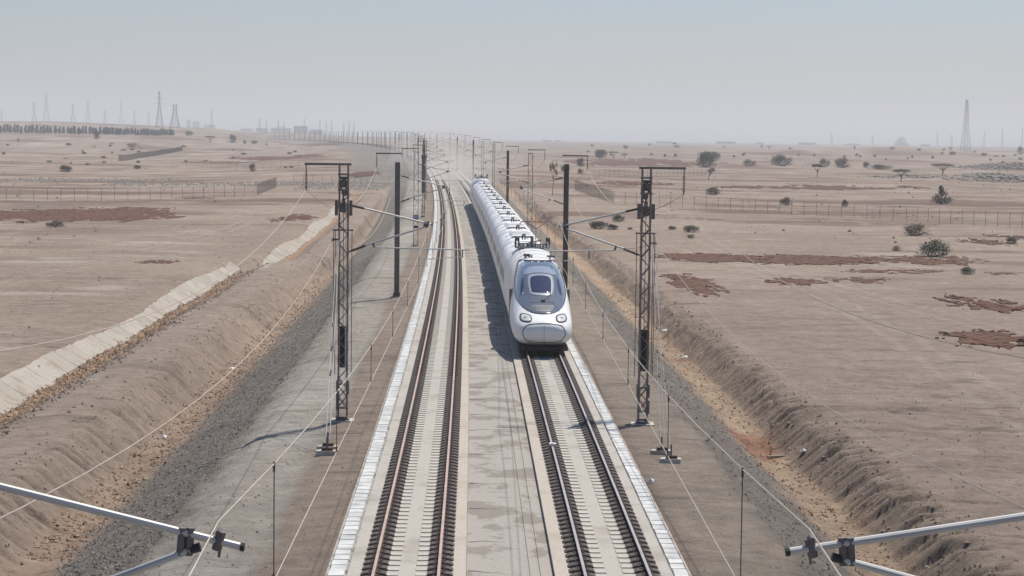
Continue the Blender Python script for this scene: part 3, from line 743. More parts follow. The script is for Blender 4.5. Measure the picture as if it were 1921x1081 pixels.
sagwire('feeder_wire', 'outer feeder wire hung from the top brackets of the right masts', 6.40 + 1.40, 8.06, 1.6, SL)
sagwire('return_wire', 'lower return wire fixed to the dark knobs of the left masts', -4.88 - .40, 6.22, 1.35, SL, .010, .014)
sagwire('return_wire', 'lower return wire fixed to the dark knobs of the right masts', 6.40 + .40, 6.22, 1.35, SL, .010, .014)

# anchor blocks with guys
def anchor(U_, s_, label, n=1, mastU=None, sm=73.6, ztop=6.4):
    for k in range(n):
        Ub, sb = U_ + k * .16, s_ - k * 1.0 - (0.0 if k == 0 else .6); gz = float(terrain(sb, Ub)) + .10
        root = empty('guy_anchor', (float(cx(sb) + Ub), sb, gz), 0, label[k], 'guy anchor', 'guy anchors in front of the nearest masts')
        q = MB(); o = [(-.36, -.16), (.30, -.2), (.38, .05), (.30, .2), (-.28, .2), (-.4, .04)]
        q.add([(a, b_, -.25) for a, b_ in o] + [(a * .95, b_ * .95, .05) for a, b_ in o], [tuple(range(6, 12))] + [(i, (i + 1) % 6, 6 + (i + 1) % 6, 6 + i) for i in range(6)], M['concrete']); q.build('anchor_block', root)
        q = MB(); q.box((-.17, -.1, .05), (.2, .1, .14), M['rust']); q.bar((0, 0, .14), (.0, .06, .5), .03, M['darksteel'], 6); q.build('anchor_plate', root)
        q = MB(); mU = mastU + (.24 if mastU > 0 else -.24)
        top = W(sm, mU, ztop) - root.location
        dirv = (top - Vector((0, .06, .5)))
        q.bar((-.05, .06, .5), top, .009, M['alu'], 4)
        if n == 1 or k == 0: q.bar((.08, .06, .5), top + Vector((.1, 0, .5)), .009, M['alu'], 4)
        for t_ in (.28, .40, .52): 
            c = Vector((0, .06, .5)) + dirv * t_; q.bar(c, c + dirv.normalized() * .12, .03, M['darksteel'], 6)
        q.build('guy_wire', root)
anchor(-4.88, 65.6, ['concrete guy anchor block before the nearest left mast'], 1, -4.88)
anchor(-4.88 - .05, 66.6, ['weathered guy anchor block tucked behind the other left one'], 1, -4.88)
anchor(6.43, 66.4, ['rear one of the two guy anchors before the nearest right mast', 'front one of the two guy anchors before the nearest right mast'], 2, 6.40)

# ------------------------------------------------------------------ TRAIN
def lerp_tab(tab, y): return float(np.interp(y, [a for a, b_ in tab], [b_ for a, b_ in tab]))
ZT = [(0, 1.02), (.02, 1.18), (.06, 1.30), (.15, 1.42), (.35, 1.55), (.7, 1.68), (1.3, 1.84), (2.2, 2.06), (3.2, 2.37), (4.2, 2.73), (5.2, 3.10), (6.2, 3.44), (7.2, 3.70), (8.2, 3.87), (9.4, 3.96), (12, 4.0), (25, 4.0)]
ZB = [(0, .98), (.02, .84), (.06, .74), (.15, .62), (.35, .50), (.7, .38), (1.3, .30), (2.2, .27), (25, .27)]
HWt = [(0, .02), (.02, .55), (.06, .74), (.15, .92), (.35, 1.09), (.7, 1.23), (1.3, 1.35), (2.2, 1.42), (3.2, 1.455), (5, 1.48), (25, 1.48)]
ZM = [(0, 1.0), (1.3, 1.02), (4, 1.25), (8, 1.5), (25, 1.6)]
NU = [(0, 2.4), (1.3, 2.5), (4, 2.35), (8, 2.6), (12, 2.9), (25, 2.9)]
def sect(y, npt=44):
    zt, zb, hw, zm, nu_ = (lerp_tab(t_, y) for t_ in (ZT, ZB, HWt, ZM, NU)); r_ = []
    nl = 3.2
    for k in range(npt):
        a = 2 * math.pi * k / npt - math.pi / 2; c, s_ = math.cos(a), math.sin(a); n = nu_ if s_ > 0 else nl
        x = hw * math.copysign(abs(c) ** (2 / n), c); z = zm + (zt - zm if s_ > 0 else zm - zb) * math.copysign(abs(s_) ** (2 / n), s_); r_.append((x, y, z))
    return r_
def ysurf(x, z):
    lo, hi = 0.0, 24.0
    def ins(y):
        zt, zb, hw, zm, nu_ = (lerp_tab(t_, y) for t_ in (ZT, ZB, HWt, ZM, NU)); n = nu_ if z > zm else 3.2
        h = (zt - zm) if z > zm else (zm - zb)
        return (abs(x) / hw) ** n + (abs(z - zm) / max(h, 1e-4)) ** n < 1
    if not ins(hi): return None
    for i in range(26):
        m_ = (lo + hi) / 2
        if ins(m_): hi = m_
        else: lo = m_
    return hi
def snormal(x, z):
    e = .02; y0 = ysurf(x, z); a = ysurf(x + e, z) ; b_ = ysurf(x - e, z); c = ysurf(x, z + e); d = ysurf(x, z - e)
    a = y0 if a is None else a; b_ = y0 if b_ is None else b_; c = y0 if c is None else c; d = y0 if d is None else d
    return Vector(((a - b_) / (2 * e), -1, (c - d) / (2 * e))).normalized()
def onsurf(x, z, off): 
    y = ysurf(x, z); n = snormal(x, z); return Vector((x, y, z)) + n * off
def outline(pts, n=48):
    P = pts + [pts[0]]; L = [0]
    for a, b_ in zip(P[:-1], P[1:]): L.append(L[-1] + math.dist(a, b_))
    t_ = np.linspace(0, L[-1], n, endpoint=False); return list(zip(np.interp(t_, L, [p[0] for p in P]), np.interp(t_, L, [p[1] for p in P])))
def smoothpoly(pts, it=3):
    for _ in range(it):
        q = []
        for a, b_ in zip(pts, pts[1:] + pts[:1]): q += [(a[0] * .75 + b_[0] * .25, a[1] * .75 + b_[1] * .25), (a[0] * .25 + b_[0] * .75, a[1] * .25 + b_[1] * .75)]
        pts = q
    return pts
def patchsurf(name, pts, off, m, parent, K=9, n=56, edge=True, sm=3):
    o = outline(smoothpoly(pts, sm), n); cxx = sum(p[0] for p in o) / n; czz = sum(p[1] for p in o) / n
    q = MB(); vs = [onsurf(cxx, czz, off)]
    for k in range(1, K + 1):
        f = k / K
        for (x, z) in o: vs.append(onsurf(cxx + (x - cxx) * f, czz + (z - czz) * f, off if k < K else off * .55))
    for (x, z) in o: vs.append(onsurf(cxx + (x - cxx) * 1.0, czz + (z - czz) * 1.0, -.03))
    fs = [(0, 1 + i, 1 + (i + 1) % n) for i in range(n)]
    for k in range(K): fs += [(1 + k * n + i, 1 + (k + 1) * n + i, 1 + (k + 1) * n + (i + 1) % n, 1 + k * n + (i + 1) % n) for i in range(n)]
    q.add(vs, fs, m); return q.build(name, parent, True)
def linesurf(name, pts, r_, m, parent, off=.004, closed=True, sm=3):
    o = outline(smoothpoly(pts, sm), 90) if closed else pts
    P = [onsurf(x, z, off) for x, z in o]
    if closed: P.append(P[0]); P.append(P[1])
    q = MB(); q.path(P, r_, m, 5); return q.build(name, parent, True)
def sym(h): return h + [(-x, z) for x, z in reversed(h)]

ST = 91.6                                 # nose tip distance
train = empty('high_speed_train', W(ST, TR, 0), hdg(ST), 'white high-speed train with grey glazed nose running on the right track', 'train')
def local(o, s_, length):                 # put a car on its chord
    a = W(s_, TR, 0); b_ = W(s_ + length, TR, 0); d = b_ - a
    hz = math.atan2(-d.x, d.y); mw = Matrix.Translation(a) @ Matrix.Rotation(hz, 4, 'Z')
    base = Matrix.Translation(W(ST, TR, 0)) @ Matrix.Rotation(hdg(ST), 4, 'Z')
    o.matrix_basis = base.inverted() @ mw
def nose_car_mesh(L=20.2):
    ys = [0, .006, .02, .04, .06, .1, .15, .24, .35, .5, .7, 1, 1.3, 1.7, 2.2, 2.7, 3.2, 3.7, 4.2, 4.7, 5.2, 5.7, 6.2, 6.7, 7.2, 7.7, 8.2, 8.8, 9.4, 10.5, 12, 14, 16, 18, L - .35, L]
    q = MB(); n = 44; vs = []
    for y in ys:
        sct = sect(y, n)
        if y == L: sct = [(x * .93, y, 2 + (z - 2) * .94) for x, y_, z in sct]
        vs += sct
    fs = [(i * n + k, (i + 1) * n + k, (i + 1) * n + (k + 1) % n, i * n + (k + 1) % n) for i in range(len(ys) - 1) for k in range(n)]
    fs += [tuple(range(n)), tuple((len(ys) - 1) * n + k for k in range(n - 1, -1, -1))]
    q.add(vs, fs, M['white']); return q.mesh('power_car', True)
ncm = nose_car_mesh()
pc = link('power_car', ncm, train); local(pc, ST, 20.2)
tag(pc, 'leading power car with grey nose mask and headlights')
# mask
maskpts = sym([(0, 1.79), (.55, 1.82), (.97, 2.0), (1.20, 2.28), (1.27, 2.65), (1.23, 3.05), (1.12, 3.42), (.98, 3.70), (.78, 3.83), (.38, 3.885), (0, 3.89)])
patchsurf('nose_mask', maskpts, .012, M['mask'], pc, K=16, n=80)
patchsurf('brow_panel', sym([(0, 3.42), (.40, 3.40), (.78, 3.26), (.80, 3.42), (.66, 3.60), (.3, 3.68), (0, 3.69)]), .022, M['brow'], pc, K=8)
patchsurf('windscreen_frame', sym([(0, 2.46), (.50, 2.47), (.58, 2.56), (.67, 2.95), (.63, 3.30), (.3, 3.36), (0, 3.37)]), .03, M['frame'], pc, K=8, sm=1)
patchsurf('windscreen', sym([(0, 2.56), (.46, 2.57), (.50, 2.62), (.54, 2.95), (.52, 3.24), (.2, 3.31), (0, 3.315)]), .042, M['glass'], pc, K=8, sm=1)
for sg in (-1, 1):
    pts = [(sg * a, b_) for a, b_ in ((.80, 2.85), (.88, 2.55), (1.0, 2.40), (1.02, 2.6), (.97, 2.95), (.88, 3.2), (.82, 3.25))]
    patchsurf('side_window', pts, .02, M['glass'], pc, K=5, n=30)
    # headlight: dark bezel and lens
    hp = [(sg * a, b_) for a, b_ in ((.62, 1.45), (1.06, 1.46), (1.14, 1.58), (1.08, 1.76), (.92, 1.80), (.60, 1.77), (.54, 1.62))]
    patchsurf('headlight_bezel', hp, .010, M['seam'], pc, K=4, n=36, sm=2)
    cxh = sum(a for a, b_ in hp) / 7; czh = sum(b_ for a, b_ in hp) / 7
    hl = patchsurf('headlight', [(cxh + (a - cxh) * .80, czh + (b_ - czh) * .74) for a, b_ in hp], .022, M['lamp'], pc, K=4, n=36, sm=2)
    q = MB(); c = onsurf(cxh, czh, .028); q.bar(c, c + snormal(cxh, czh) * .02, .07, M['frame'], 12); q.build('lamp_reflector', hl)
linesurf('mask_seam', maskpts, .014, M['seam'], pc, .008)
linesurf('coupler_cover', sym([(0, .56), (.55, .57), (.84, .66), (1.00, .88), (.98, 1.12), (.86, 1.33), (.55, 1.42), (0, 1.445)]), .024, M['seam'], pc, .004, sm=2)
linesurf('cover_split', [(0, .58 + .84 * k / 14) for k in range(15)], .006, M['seam'], pc, .004, closed=False)
linesurf('hood_seam', [(-.62 + 1.24 * k / 20, 2.24 - .06 * abs(k / 10 - 1)) for k in range(21)], .007, M['seam'], pc, .016, closed=False)
for sg in (-1, 1): linesurf('hood_seam', [(sg * (.50 + .30 * k / 14), 2.24 - .42 * k / 14) for k in range(14)], .006, M['seam'], pc, .015, closed=False)
for sg in (-1, 1): linesurf('canopy_seam', [(sg * (.62 + .13 * math.sin(k / 20 * 3.14)), 2.36 + 1.3 * k / 20) for k in range(21)], .007, M['seam'], pc, .018, closed=False)
# grille
patchsurf('nose_grille', sym([(0, 1.88), (.44, 1.89), (.56, 2.02), (.60, 2.11), (0, 2.13)]), .018, M['grey'], pc, K=5, sm=1)
for k in range(11):
    x = -.44 + .088 * k; q = MB(); q.path([onsurf(x * .92, 1.945, .024), onsurf(x, 2.07, .024)], .012, M['seam'], 4); q.build('grille_slat', pc)
# wiper
q = MB(); q.path([onsurf(.02, 2.24, .05), onsurf(.12, 2.33, .08), onsurf(.42, 2.48, .09), onsurf(.46, 2.85, .08)], .016, M['black'], 5); q.box(*(lambda c: ((c.x - .09, c.y - .05, c.z - .05), (c.x + .09, c.y + .05, c.z + .05)))(onsurf(.04, 2.27, .03)), M['black']); q.build('wiper', pc)
q = MB(); q.box((-1.15, .55, .12), (1.15, 20.0, .30), M['under']); q.add([(-.95, .22, .34), (.95, .22, .34), (1.15, .6, .3), (-1.15, .6, .3), (-.85, .35, .12), (.85, .35, .12), (1.1, .6, .12), (-1.1, .6, .12)], [(0, 1, 5, 4), (1, 2, 6, 5), (3, 0, 4, 7), (4, 5, 6, 7)], M['under']); q.build('apron', pc)
def bogie(parent, y):
    q = MB()
    for sx in (-.75, .75):
        for dy in (-1.3, 1.3): q.bar((sx - .07, y + dy, .46), (sx + .07, y + dy, .46), .46, M['darksteel'], 20)
    q.box((-1.05, y - 1.7, .35), (1.05, y + 1.7, .6), M['under']); q.build('bogie', parent)
bogie(pc, 4.6); bogie(pc, 15.4)
# roof gear near the cab and at the back of the leading car
q = MB(); D_ = M['darksteel']
for x in (-.62, -.42): q.box((x, 10.2, 3.93), (x + .08, 11.2, 4.06), D_)
q.box((-.70, 10.5, 3.97), (-.34, 10.62, 4.10), D_); q.bar((-.3, 9.7, 3.9), (-.3, 9.7, 4.1), .04, D_, 6); q.build('roof_horn', pc)
q = MB(); q.box((.55, 11.0, 3.90), (.98, 11.3, 4.0), D_); q.bar((.75, 11.1, 3.98), (.75, 11.1, 4.16), .03, D_, 6); q.bar((.62, 9.2, 3.85), (.62, 9.2, 4.02), .035, D_, 6); q.build('roof_aerial', pc)
q = MB()
for sg in (-1, 1):
    for y in (9.2, 12.5, 15.5): q.add([(sg * 1.20, y, 3.1), (sg * 1.20, y + 1.7, 3.1), (sg * 1.34, y + 1.7, 2.75), (sg * 1.34, y, 2.75)], [(0, 1, 2, 3)], M['seam'])
q.build('side_vent', pc)
for yy in (9.9, 12.2, 15.2, 18.0):
    q = MB(); q.path([(x * 1.0, y + yy, z + .004) for x, y, z in [(a_, 0, b2) for a_, _, b2 in sect(yy, 44)[17:28]]], .012, M['grey'], 4); q.build('roof_seam', pc)
for sg in (-1, 1):
    q = MB(); q.box((sg * 1.44 - .06, 6.2, .9), (sg * 1.44 + .06, 7.0, 2.6), M['grey']); q.build('cab_door', pc)
def pantograph(parent, y, raised=True):
    q = MB(); r_ = random.Random(4)
    q.box((-.95, y - .9, 3.99), (.95, y + 1.1, 4.05), M['grey'])
    for x in (-.92, -.74, .80, .96): q.bar((x, y - .4, 4.0), (x, y - .4, 4.5), .045, M['black'], 8)
    q.box((-.95, y - .42, 4.38), (-.70, y - .25, 4.58), M['darksteel']); q.box((.77, y - .42, 4.34), (.99, y - .25, 4.56), M['darksteel'])
    for k in range(9): x = -.6 + .15 * k; q.bar((x, y - .5, 4.05), (x + r_.uniform(-.1, .1), y - .2 - r_.uniform(0, .5), 4.12 + r_.uniform(0, .14)), .05, M['darksteel'], 6)
    q.bar((-.7, y - .5, 4.22), (.75, y - .5, 4.18), .03, M['darksteel'], 6); q.bar((-.5, y - .4, 4.2), (.5, y - .4, 4.42), .035, M['darksteel'], 6); q.bar((0, y - .6, 4.1), (.0, y - .3, 4.6), .09, M['darksteel'], 8)
    q.build('pantograph_base', parent)
    q = MB()
    if raised:
        kn = Vector((.25, y + 1.1, 4.45)); q.bar((.2, y - .2, 4.25), kn, .045, M['alu'], 6)
        nk = Vector((.22, y - .3, 5.05)); q.bar(kn, nk, .035, M['alu'], 6)
        for sg in (-.55, .55): q.bar(nk, (.22 + sg, y - .5, 5.42), .022, M['darksteel'], 5)
        q.bar((-.6, y - .5, 5.46), (1.0, y - .5, 5.46), .028, M['darksteel'], 6); q.bar((-.6, y - .75, 5.46), (1.0, y - .75, 5.46), .022, M['darksteel'], 6)
        for x in (-.6, 1.0): q.bar((x, y - .5, 5.46), (x * 1.18, y - .5, 5.30), .022, M['darksteel'], 5)
    else:
        q.bar((.1, y, 4.1), (.1, y + 1.4, 4.4), .04, M['alu'], 6); q.bar((-.8, y - .4, 4.62), (.8, y - .4, 4.62), .03, M['darksteel'], 6); q.bar((.1, y + 1.4, 4.4), (.1, y - .4, 4.6), .03, M['alu'], 6)
    q.build('pantograph_arm', parent)
pantograph(pc, 18.6, True)
# coaches ---------------------------------------------------------
CL = 13.14
def coach_section(y, n=36):
    e = min(y, 12.86 - y); hw = 1.47 if e > .05 else 1.43; zt = 3.57 + .13 * float(sst(.35, 1.1, e)); zb = .34; zm = 1.9
    nu_ = 2.05 + 1.1 * float(sst(.3, 1.35, e)); r_ = []
    for k in range(n):
        a = 2 * math.pi * k / n - math.pi / 2; c, s_ = math.cos(a), math.sin(a); nn = nu_ if s_ > 0 else 6
        r_.append((hw * math.copysign(abs(c) ** (2 / nn), c), y, zm + (zt - zm if s_ > 0 else zm - zb) * math.copysign(abs(s_) ** (2 / nn), s_)))
    return r_
def coach_x(y, z):
    e = min(y, 12.86 - y); zt = 3.57 + .13 * float(sst(.35, 1.1, e)); nu_ = 2.05 + 1.1 * float(sst(.3, 1.35, e))
    t_ = (z - 1.9) / (zt - 1.9) if z > 1.9 else (1.9 - z) / 1.56; nn = nu_ if z > 1.9 else 6
    return 1.47 * (1 - min(1, abs(t_)) ** nn) ** (1 / nn)
q = MB(); ys = [0, .12, .3, .5, .7, .9, 1.1, 1.4, 1.9, 2.6, 4.5, 6.4, 8.3, 10.2, 10.9, 11.45, 11.75, 11.95, 12.15, 12.35, 12.55, 12.74, 12.86]; n = 36; vs = []
for y in ys: vs += coach_section(y, n)
q.add(vs, [(i * n + k, (i + 1) * n + k, (i + 1) * n + (k + 1) % n, i * n + (k + 1) % n) for i in range(len(ys) - 1) for k in range(n)] + [tuple(range(n)), tuple((len(ys) - 1) * n + k for k in range(n - 1, -1, -1))], M['whitedirty'])
com = q.mesh('coach', True)
def arc(y, r_, z0=3.3):
    pts = []
    for k in range(17):
        a = math.pi * (.12 + .76 * k / 16); e = min(y, 12.86 - y); zt = 3.57 + .13 * float(sst(.35, 1.1, e)); nn = 2.05 + 1.1 * float(sst(.3, 1.35, e)); c, s_ = math.cos(a), math.sin(a)
        pts.append((1.47 * math.copysign(abs(c) ** (2 / nn), c), y, 1.9 + (zt - 1.9) * abs(s_) ** (2 / nn) + .008))
    return pts
q = MB(); q.path(arc(1.9, 0)[3:14], .020, M['seam'], 4); sm1 = q.mesh('roof_seam')
q = MB(); q.path(arc(10.9, 0)[3:14], .016, M['grey'], 4); sm2 = q.mesh('roof_seam')
q = MB(); q.path(arc(6.4, 0)[4:13], .014, M['grey'], 4); sm3 = q.mesh('roof_seam')
q = MB()
for x in (-.72, .45): q.box((x, 2.2, 3.64), (x + .03, 10.6, 3.735), M['whitedirty'])
rbm = q.mesh('roof_rail')
q = MB()
for y0, y1 in ((2.3, 4.3), (4.6, 6.1), (6.8, 8.4), (8.7, 10.6)):
    q.add([(-.78, y0, 3.60), (.78, y0, 3.60), (.78, y1, 3.60), (-.78, y1, 3.60), (-.58, y0 + .16, 3.79), (.58, y0 + .16, 3.79), (.58, y1 - .16, 3.79), (-.58, y1 - .16, 3.79)], [(4, 5, 6, 7), (1, 2, 6, 5), (2, 3, 7, 6), (3, 0, 4, 7)], M['whitedirty']); q.add([(-.78, y0, 3.60), (.78, y0, 3.60), (.58, y0 + .16, 3.79), (-.58, y0 + .16, 3.79)], [(0, 1, 2, 3)], M['grey'])
aum = q.mesh('air_conditioner')
def side_quad(sg, y0, y1, z0, z1, m, name):
    q = MB(); P = [];  N = 4
    for i in range(N + 1):
        z = z0 + (z1 - z0) * i / N
        for y in (y0, y1): P.append((sg * (coach_x((y0 + y1) / 2, z) + .008), y, z))
    fs = [(2 * i, 2 * i + 1, 2 * i + 3, 2 * i + 2) if sg > 0 else (2 * i + 2, 2 * i + 3, 2 * i + 1, 2 * i) for i in range(N)]
    q.add(P, fs, m); return q.mesh(name)
coachglass = mat('coach_window_glass', (.24, .25, .265), .3, 0, .1, 1, coat=.5)
wins = [side_quad(sg, y, y + 1.45, 1.75, 2.45, coachglass, 'window') for sg in (-1, 1) for y in (1.5, 3.4, 5.3, 7.2, 9.1)]
doors = [side_quad(sg, 11.3, 12.2, .6, 2.75, M['frame'], 'door') for sg in (-1, 1)]
q = MB(); q.box((-1.2, .1, .14), (1.2, 12.8, .36), M['under']); skm = q.mesh('underframe')
q = MB()
for sx in (-.75, .75): q.bar((sx - .07, -.14, .44), (sx + .07, -.14, .44), .44, M['darksteel'], 18)
q.box((-1.2, -.35, .3), (1.2, .07, 1.0), M['under']); whm = q.mesh('wheelset')
q = MB(); q.add([(a * 1.3, yy, z) for yy in (-.28, 0) for a, z in ((-1, .5), (1, .5), (1, 2.9), (.6, 3.38), (-.6, 3.38), (-1, 2.9))], [(0, 6, 7, 1), (1, 7, 8, 2), (2, 8, 9, 3), (3, 9, 10, 4), (4, 10, 11, 5), (5, 11, 6, 0)], M['bellow']); bem = q.mesh('bellows')
q = MB()
for x in (-.07, .09): q.bar((x, -.25, 3.55), (x, -.25, 3.98), .045, M['black'], 7)
q.bar((-.10, -.25, 3.98), (.12, -.25, 4.0), .05, M['black'], 6); q.bar((.01, -.25, 3.96), (.25, -1.5, 3.76), .028, M['darksteel'], 5); inm = q.mesh('roof_insulator')
s_ = ST + 20.2 + .28
for k in range(13):
    c = link('coach', com, train); local(c, s_, 12.86)
    for mm_ in (sm1, sm2, sm3): link('roof_seam', mm_, c)
    link('air_conditioner', aum, c); link('underframe', skm, c); link('wheelset', whm, c); link('bellows', bem, c); link('roof_insulator', inm, c)
    for wm in wins: link('window', wm, c)
    for wm in doors: link('door', wm, c)
    s_ += CL
rp = link('power_car', ncm, train); a = W(s_ + 20.2, TR, 0); b_ = W(s_, TR, 0); d = b_ - a
base = Matrix.Translation(W(ST, TR, 0)) @ Matrix.Rotation(hdg(ST), 4, 'Z')
rp.matrix_basis = base.inverted() @ (Matrix.Translation(a) @ Matrix.Rotation(math.atan2(-d.x, d.y), 4, 'Z'))
tag(rp, 'trailing power car, facing away'); pantograph(rp, 17.6, True)

# ------------------------------------------------------------------ FENCES
def fence(label, pts, group=None, gap=2.4, bars=.30, H=2.15, rb=.005, rp_=.035):
    P = [Vector(p) for p in pts]; root = empty('mesh_fence', P[0], 0, label, 'fence', group); q = MB()
    pm = MB(); pm.bar((0, 0, -.3), (0, 0, H + .05), rp_, M['fence'], 5); pm = pm.mesh('post')
    for a, b_ in zip(P[:-1], P[1:]):
        L = (b_ - a).xy.length; n = max(1, round(L / gap))
        for i in range(n + 1):
            c = a.lerp(b_, i / n); c.z = ground_z(c.x, c.y); link('post', pm, root, c - root.location)
        nb = int(L / bars); prev = None
        for i in range(nb + 1):
            c = a.lerp(b_, i / nb); c.z = ground_z(c.x, c.y); l = c - root.location
            q.add([l + Vector((-rb, 0, .08)), l + Vector((rb, 0, .08)), l + Vector((rb, 0, H)), l + Vector((-rb, 0, H))], [(0, 1, 2, 3)], M['fence'])
            q.add([l + Vector((0, -rb, .08)), l + Vector((0, rb, .08)), l + Vector((0, rb, H)), l + Vector((0, -rb, H))], [(0, 1, 2, 3)], M['fence'])
            if i % 12 == 0:
                if prev is not None:
                    for hz in (.1, H * .5, H): q.bar(prev + Vector((0, 0, hz)), l + Vector((0, 0, hz)), .010, M['fence'], 3, cap=False)
                prev = l
    tag(q.build('fence_mesh', root), kind='stuff')
fence('mesh fence crossing the left plain beside the large red-brown patch', [at(-40, 377), at(240, 376), at(478, 368)])
fence('mesh fence running away from the bend behind the nearest left mast', [at(482, 367), at(518, 352)])
fence('far mesh fence beyond the bend, behind the left mast top', [at(551, 347), at(640, 346), at(700, 344)], bars=.2)
fence('mesh fence crossing the right plain from the bend to the picture edge', [at(1152, 384), at(1440, 400), at(1700, 415), at(1965, 431)])
fence('mesh fence running away from the train towards the bend on the right', [at(1150, 382), at(1078, 357)], bars=.24)
fence('far mesh fence seen behind the tops of the right masts', [at(1105, 334), at(1330, 330)], bars=.25, gap=4)
fence('hazy far fence slanting away on the left plain', [at(222, 303), at(342, 283)], bars=.4, H=2.6, rb=.012)
fence('low far fence line between the red streaks on the left', [at(350, 316), at(560, 318)], bars=.35, gap=4)

# ------------------------------------------------------------------ VEGETATION
def leaves(n, cen, rad, size, m, rg, q, shell=.55, up=0, flat=1.0):
    for i in range(n):
        d = Vector((rg.gauss(0, 1), rg.gauss(0, 1), rg.gauss(0, 1))).normalized() * (shell + (1 - shell) * rg.random()) * (.75 + .35 * rg.random())
        p = Vector((cen[0] + d.x * rad[0], cen[1] + d.y * rad[1], cen[2] + d.z * rad[2]))
        a = Vector((rg.gauss(0, 1), rg.gauss(0, 1), rg.gauss(0, flat))).normalized() * size * rg.uniform(.6, 1.3); b2 = a.orthogonal().normalized() * size * rg.uniform(.4, .9)
        q.add([p - a * .5, p + b2 * .5, p + a * .5, p - b2 * .5], [(0, 1, 2, 3)], m)
def tree_meshes(kind, seed, leafm):
    rg = random.Random(seed); t_, c = MB(), MB()
    if kind == 'conifer':      # height 1
        t_.bar((0, 0, -.05), (0, 0, .8), .035, M['bark'], 5, .01)
        for i in range(5): z = .22 + i * .15; leaves(85, (rg.uniform(-.04, .04), rg.uniform(-.04, .04), z), (.37 - .035 * i + rg.uniform(-.05, .05), .34 - .03 * i, .13), .13, leafm, rg, c)
    elif kind == 'acacia':     # flat topped
        t_.bar((0, 0, -.05), (.03, 0, .45), .04, M['bark'], 6, .03)
        for i in range(8): a = i / 8 * 6.28; x, y = math.cos(a) * rg.uniform(.35, .6), math.sin(a) * rg.uniform(.35, .6); t_.bar((.03, 0, rg.uniform(.3, .45)), (x, y, .8), .02, M['bark'], 4, .006); leaves(110, (x, y, .82 + rg.uniform(-.04, .04)), (.30, .30, .10), .075, leafm, rg, c, .3, flat=.4)
        leaves(110, (0, 0, .88), (.45, .45, .10), .075, leafm, rg, c, .2, flat=.4)
    elif kind == 'bush':       # low dome, unit half width
        for i in range(14): a = rg.random() * 6.28; t_.bar((rg.uniform(-.2, .2), rg.uniform(-.2, .2), -.05), (math.cos(a) * .8, math.sin(a) * .8, rg.uniform(.2, .8)), .02, M['bark'], 3, .006)
        for i in range(9): a = rg.random() * 6.28; r_ = rg.uniform(0, .62); leaves(150, (math.cos(a) * r_, math.sin(a) * r_, .32 + .35 * (1 - r_) * rg.uniform(.7, 1.2)), (.40, .40, .36), .10, leafm, rg, c, .3)
        leaves(170, (0, 0, .15), (.9, .9, .16), .09, leafm, rg, c, .4)
    elif kind == 'thin':       # sparse dry tree
        t_.bar((0, 0, -.05), (.12, 0, .5), .035, M['bark'], 5, .02)
        for i in range(9): a = rg.random() * 6.28; x, y, z = .12 + math.cos(a) * .3, math.sin(a) * .3, rg.uniform(.65, 1.0); t_.bar((.12, 0, rg.uniform(.35, .5)), (x, y, z), .016, M['bark'], 3, .005); leaves(55, (x, y, z), (.16, .16, .13), .06, leafm, rg, c, .2)
    elif kind == 'pointed':
        for i in range(5): t_.bar((0, 0, -.05), (rg.uniform(-.4, .4), rg.uniform(-.4, .4), .6), .04, M['bark'], 4, .01)
        for (x, z, rx, rz_) in ((0, .85, .22, .22), (.08, .6, .38, .22), (-.25, .32, .5, .25), (.4, .25, .5, .22), (0, .15, .8, .15)): leaves(260, (x, 0, z), (rx, rx, rz_), .09, leafm, rg, c, .3)
    return t_.mesh('branches' if kind in ('bush', 'pointed') else 'trunk'), c.mesh('crown')
TM = {}
for kd, lf in (('conifer', 'leafblue'), ('acacia', 'leafdark'), ('acacia', 'leafdry'), ('bush', 'leafgreen'), ('bush', 'leafdry'), ('bush', 'leafdark'), ('bush', 'leafblue'), ('thin', 'leafdry'), ('thin', 'leafdark'), ('pointed', 'leafdark')):
    TM[(kd, lf)] = [tree_meshes(kd, 10 * i + len(TM), M[lf]) for i in range(3)]
PXM = lambda P: FPX / P.y
def plant(px, py, wpx, hpx, kd, lf, name, cat, label, group=None, i=0):
    P = at(px, py); k = 1 / PXM(P); wid, hgt = wpx * k, hpx * k * {'bush': 1.25, 'conifer': 1.1, 'pointed': 1.1}.get(kd, 1.05)
    tm, cm = TM[(kd, lf)][i % 3]; half = {'conifer': .36, 'acacia': .64, 'bush': .68, 'thin': .42, 'pointed': .66}[kd]
    root = empty(name, (P.x, P.y, P.z - .03), random.uniform(-.6, .6) if kd != 'pointed' else 0, label, cat, group); root.scale = (wid / 2 / half, wid / 2 / half, hgt / 1.0)
    link(tm.name.split('.')[0], tm, root); link('crown', cm, root)
B = 'shrub'
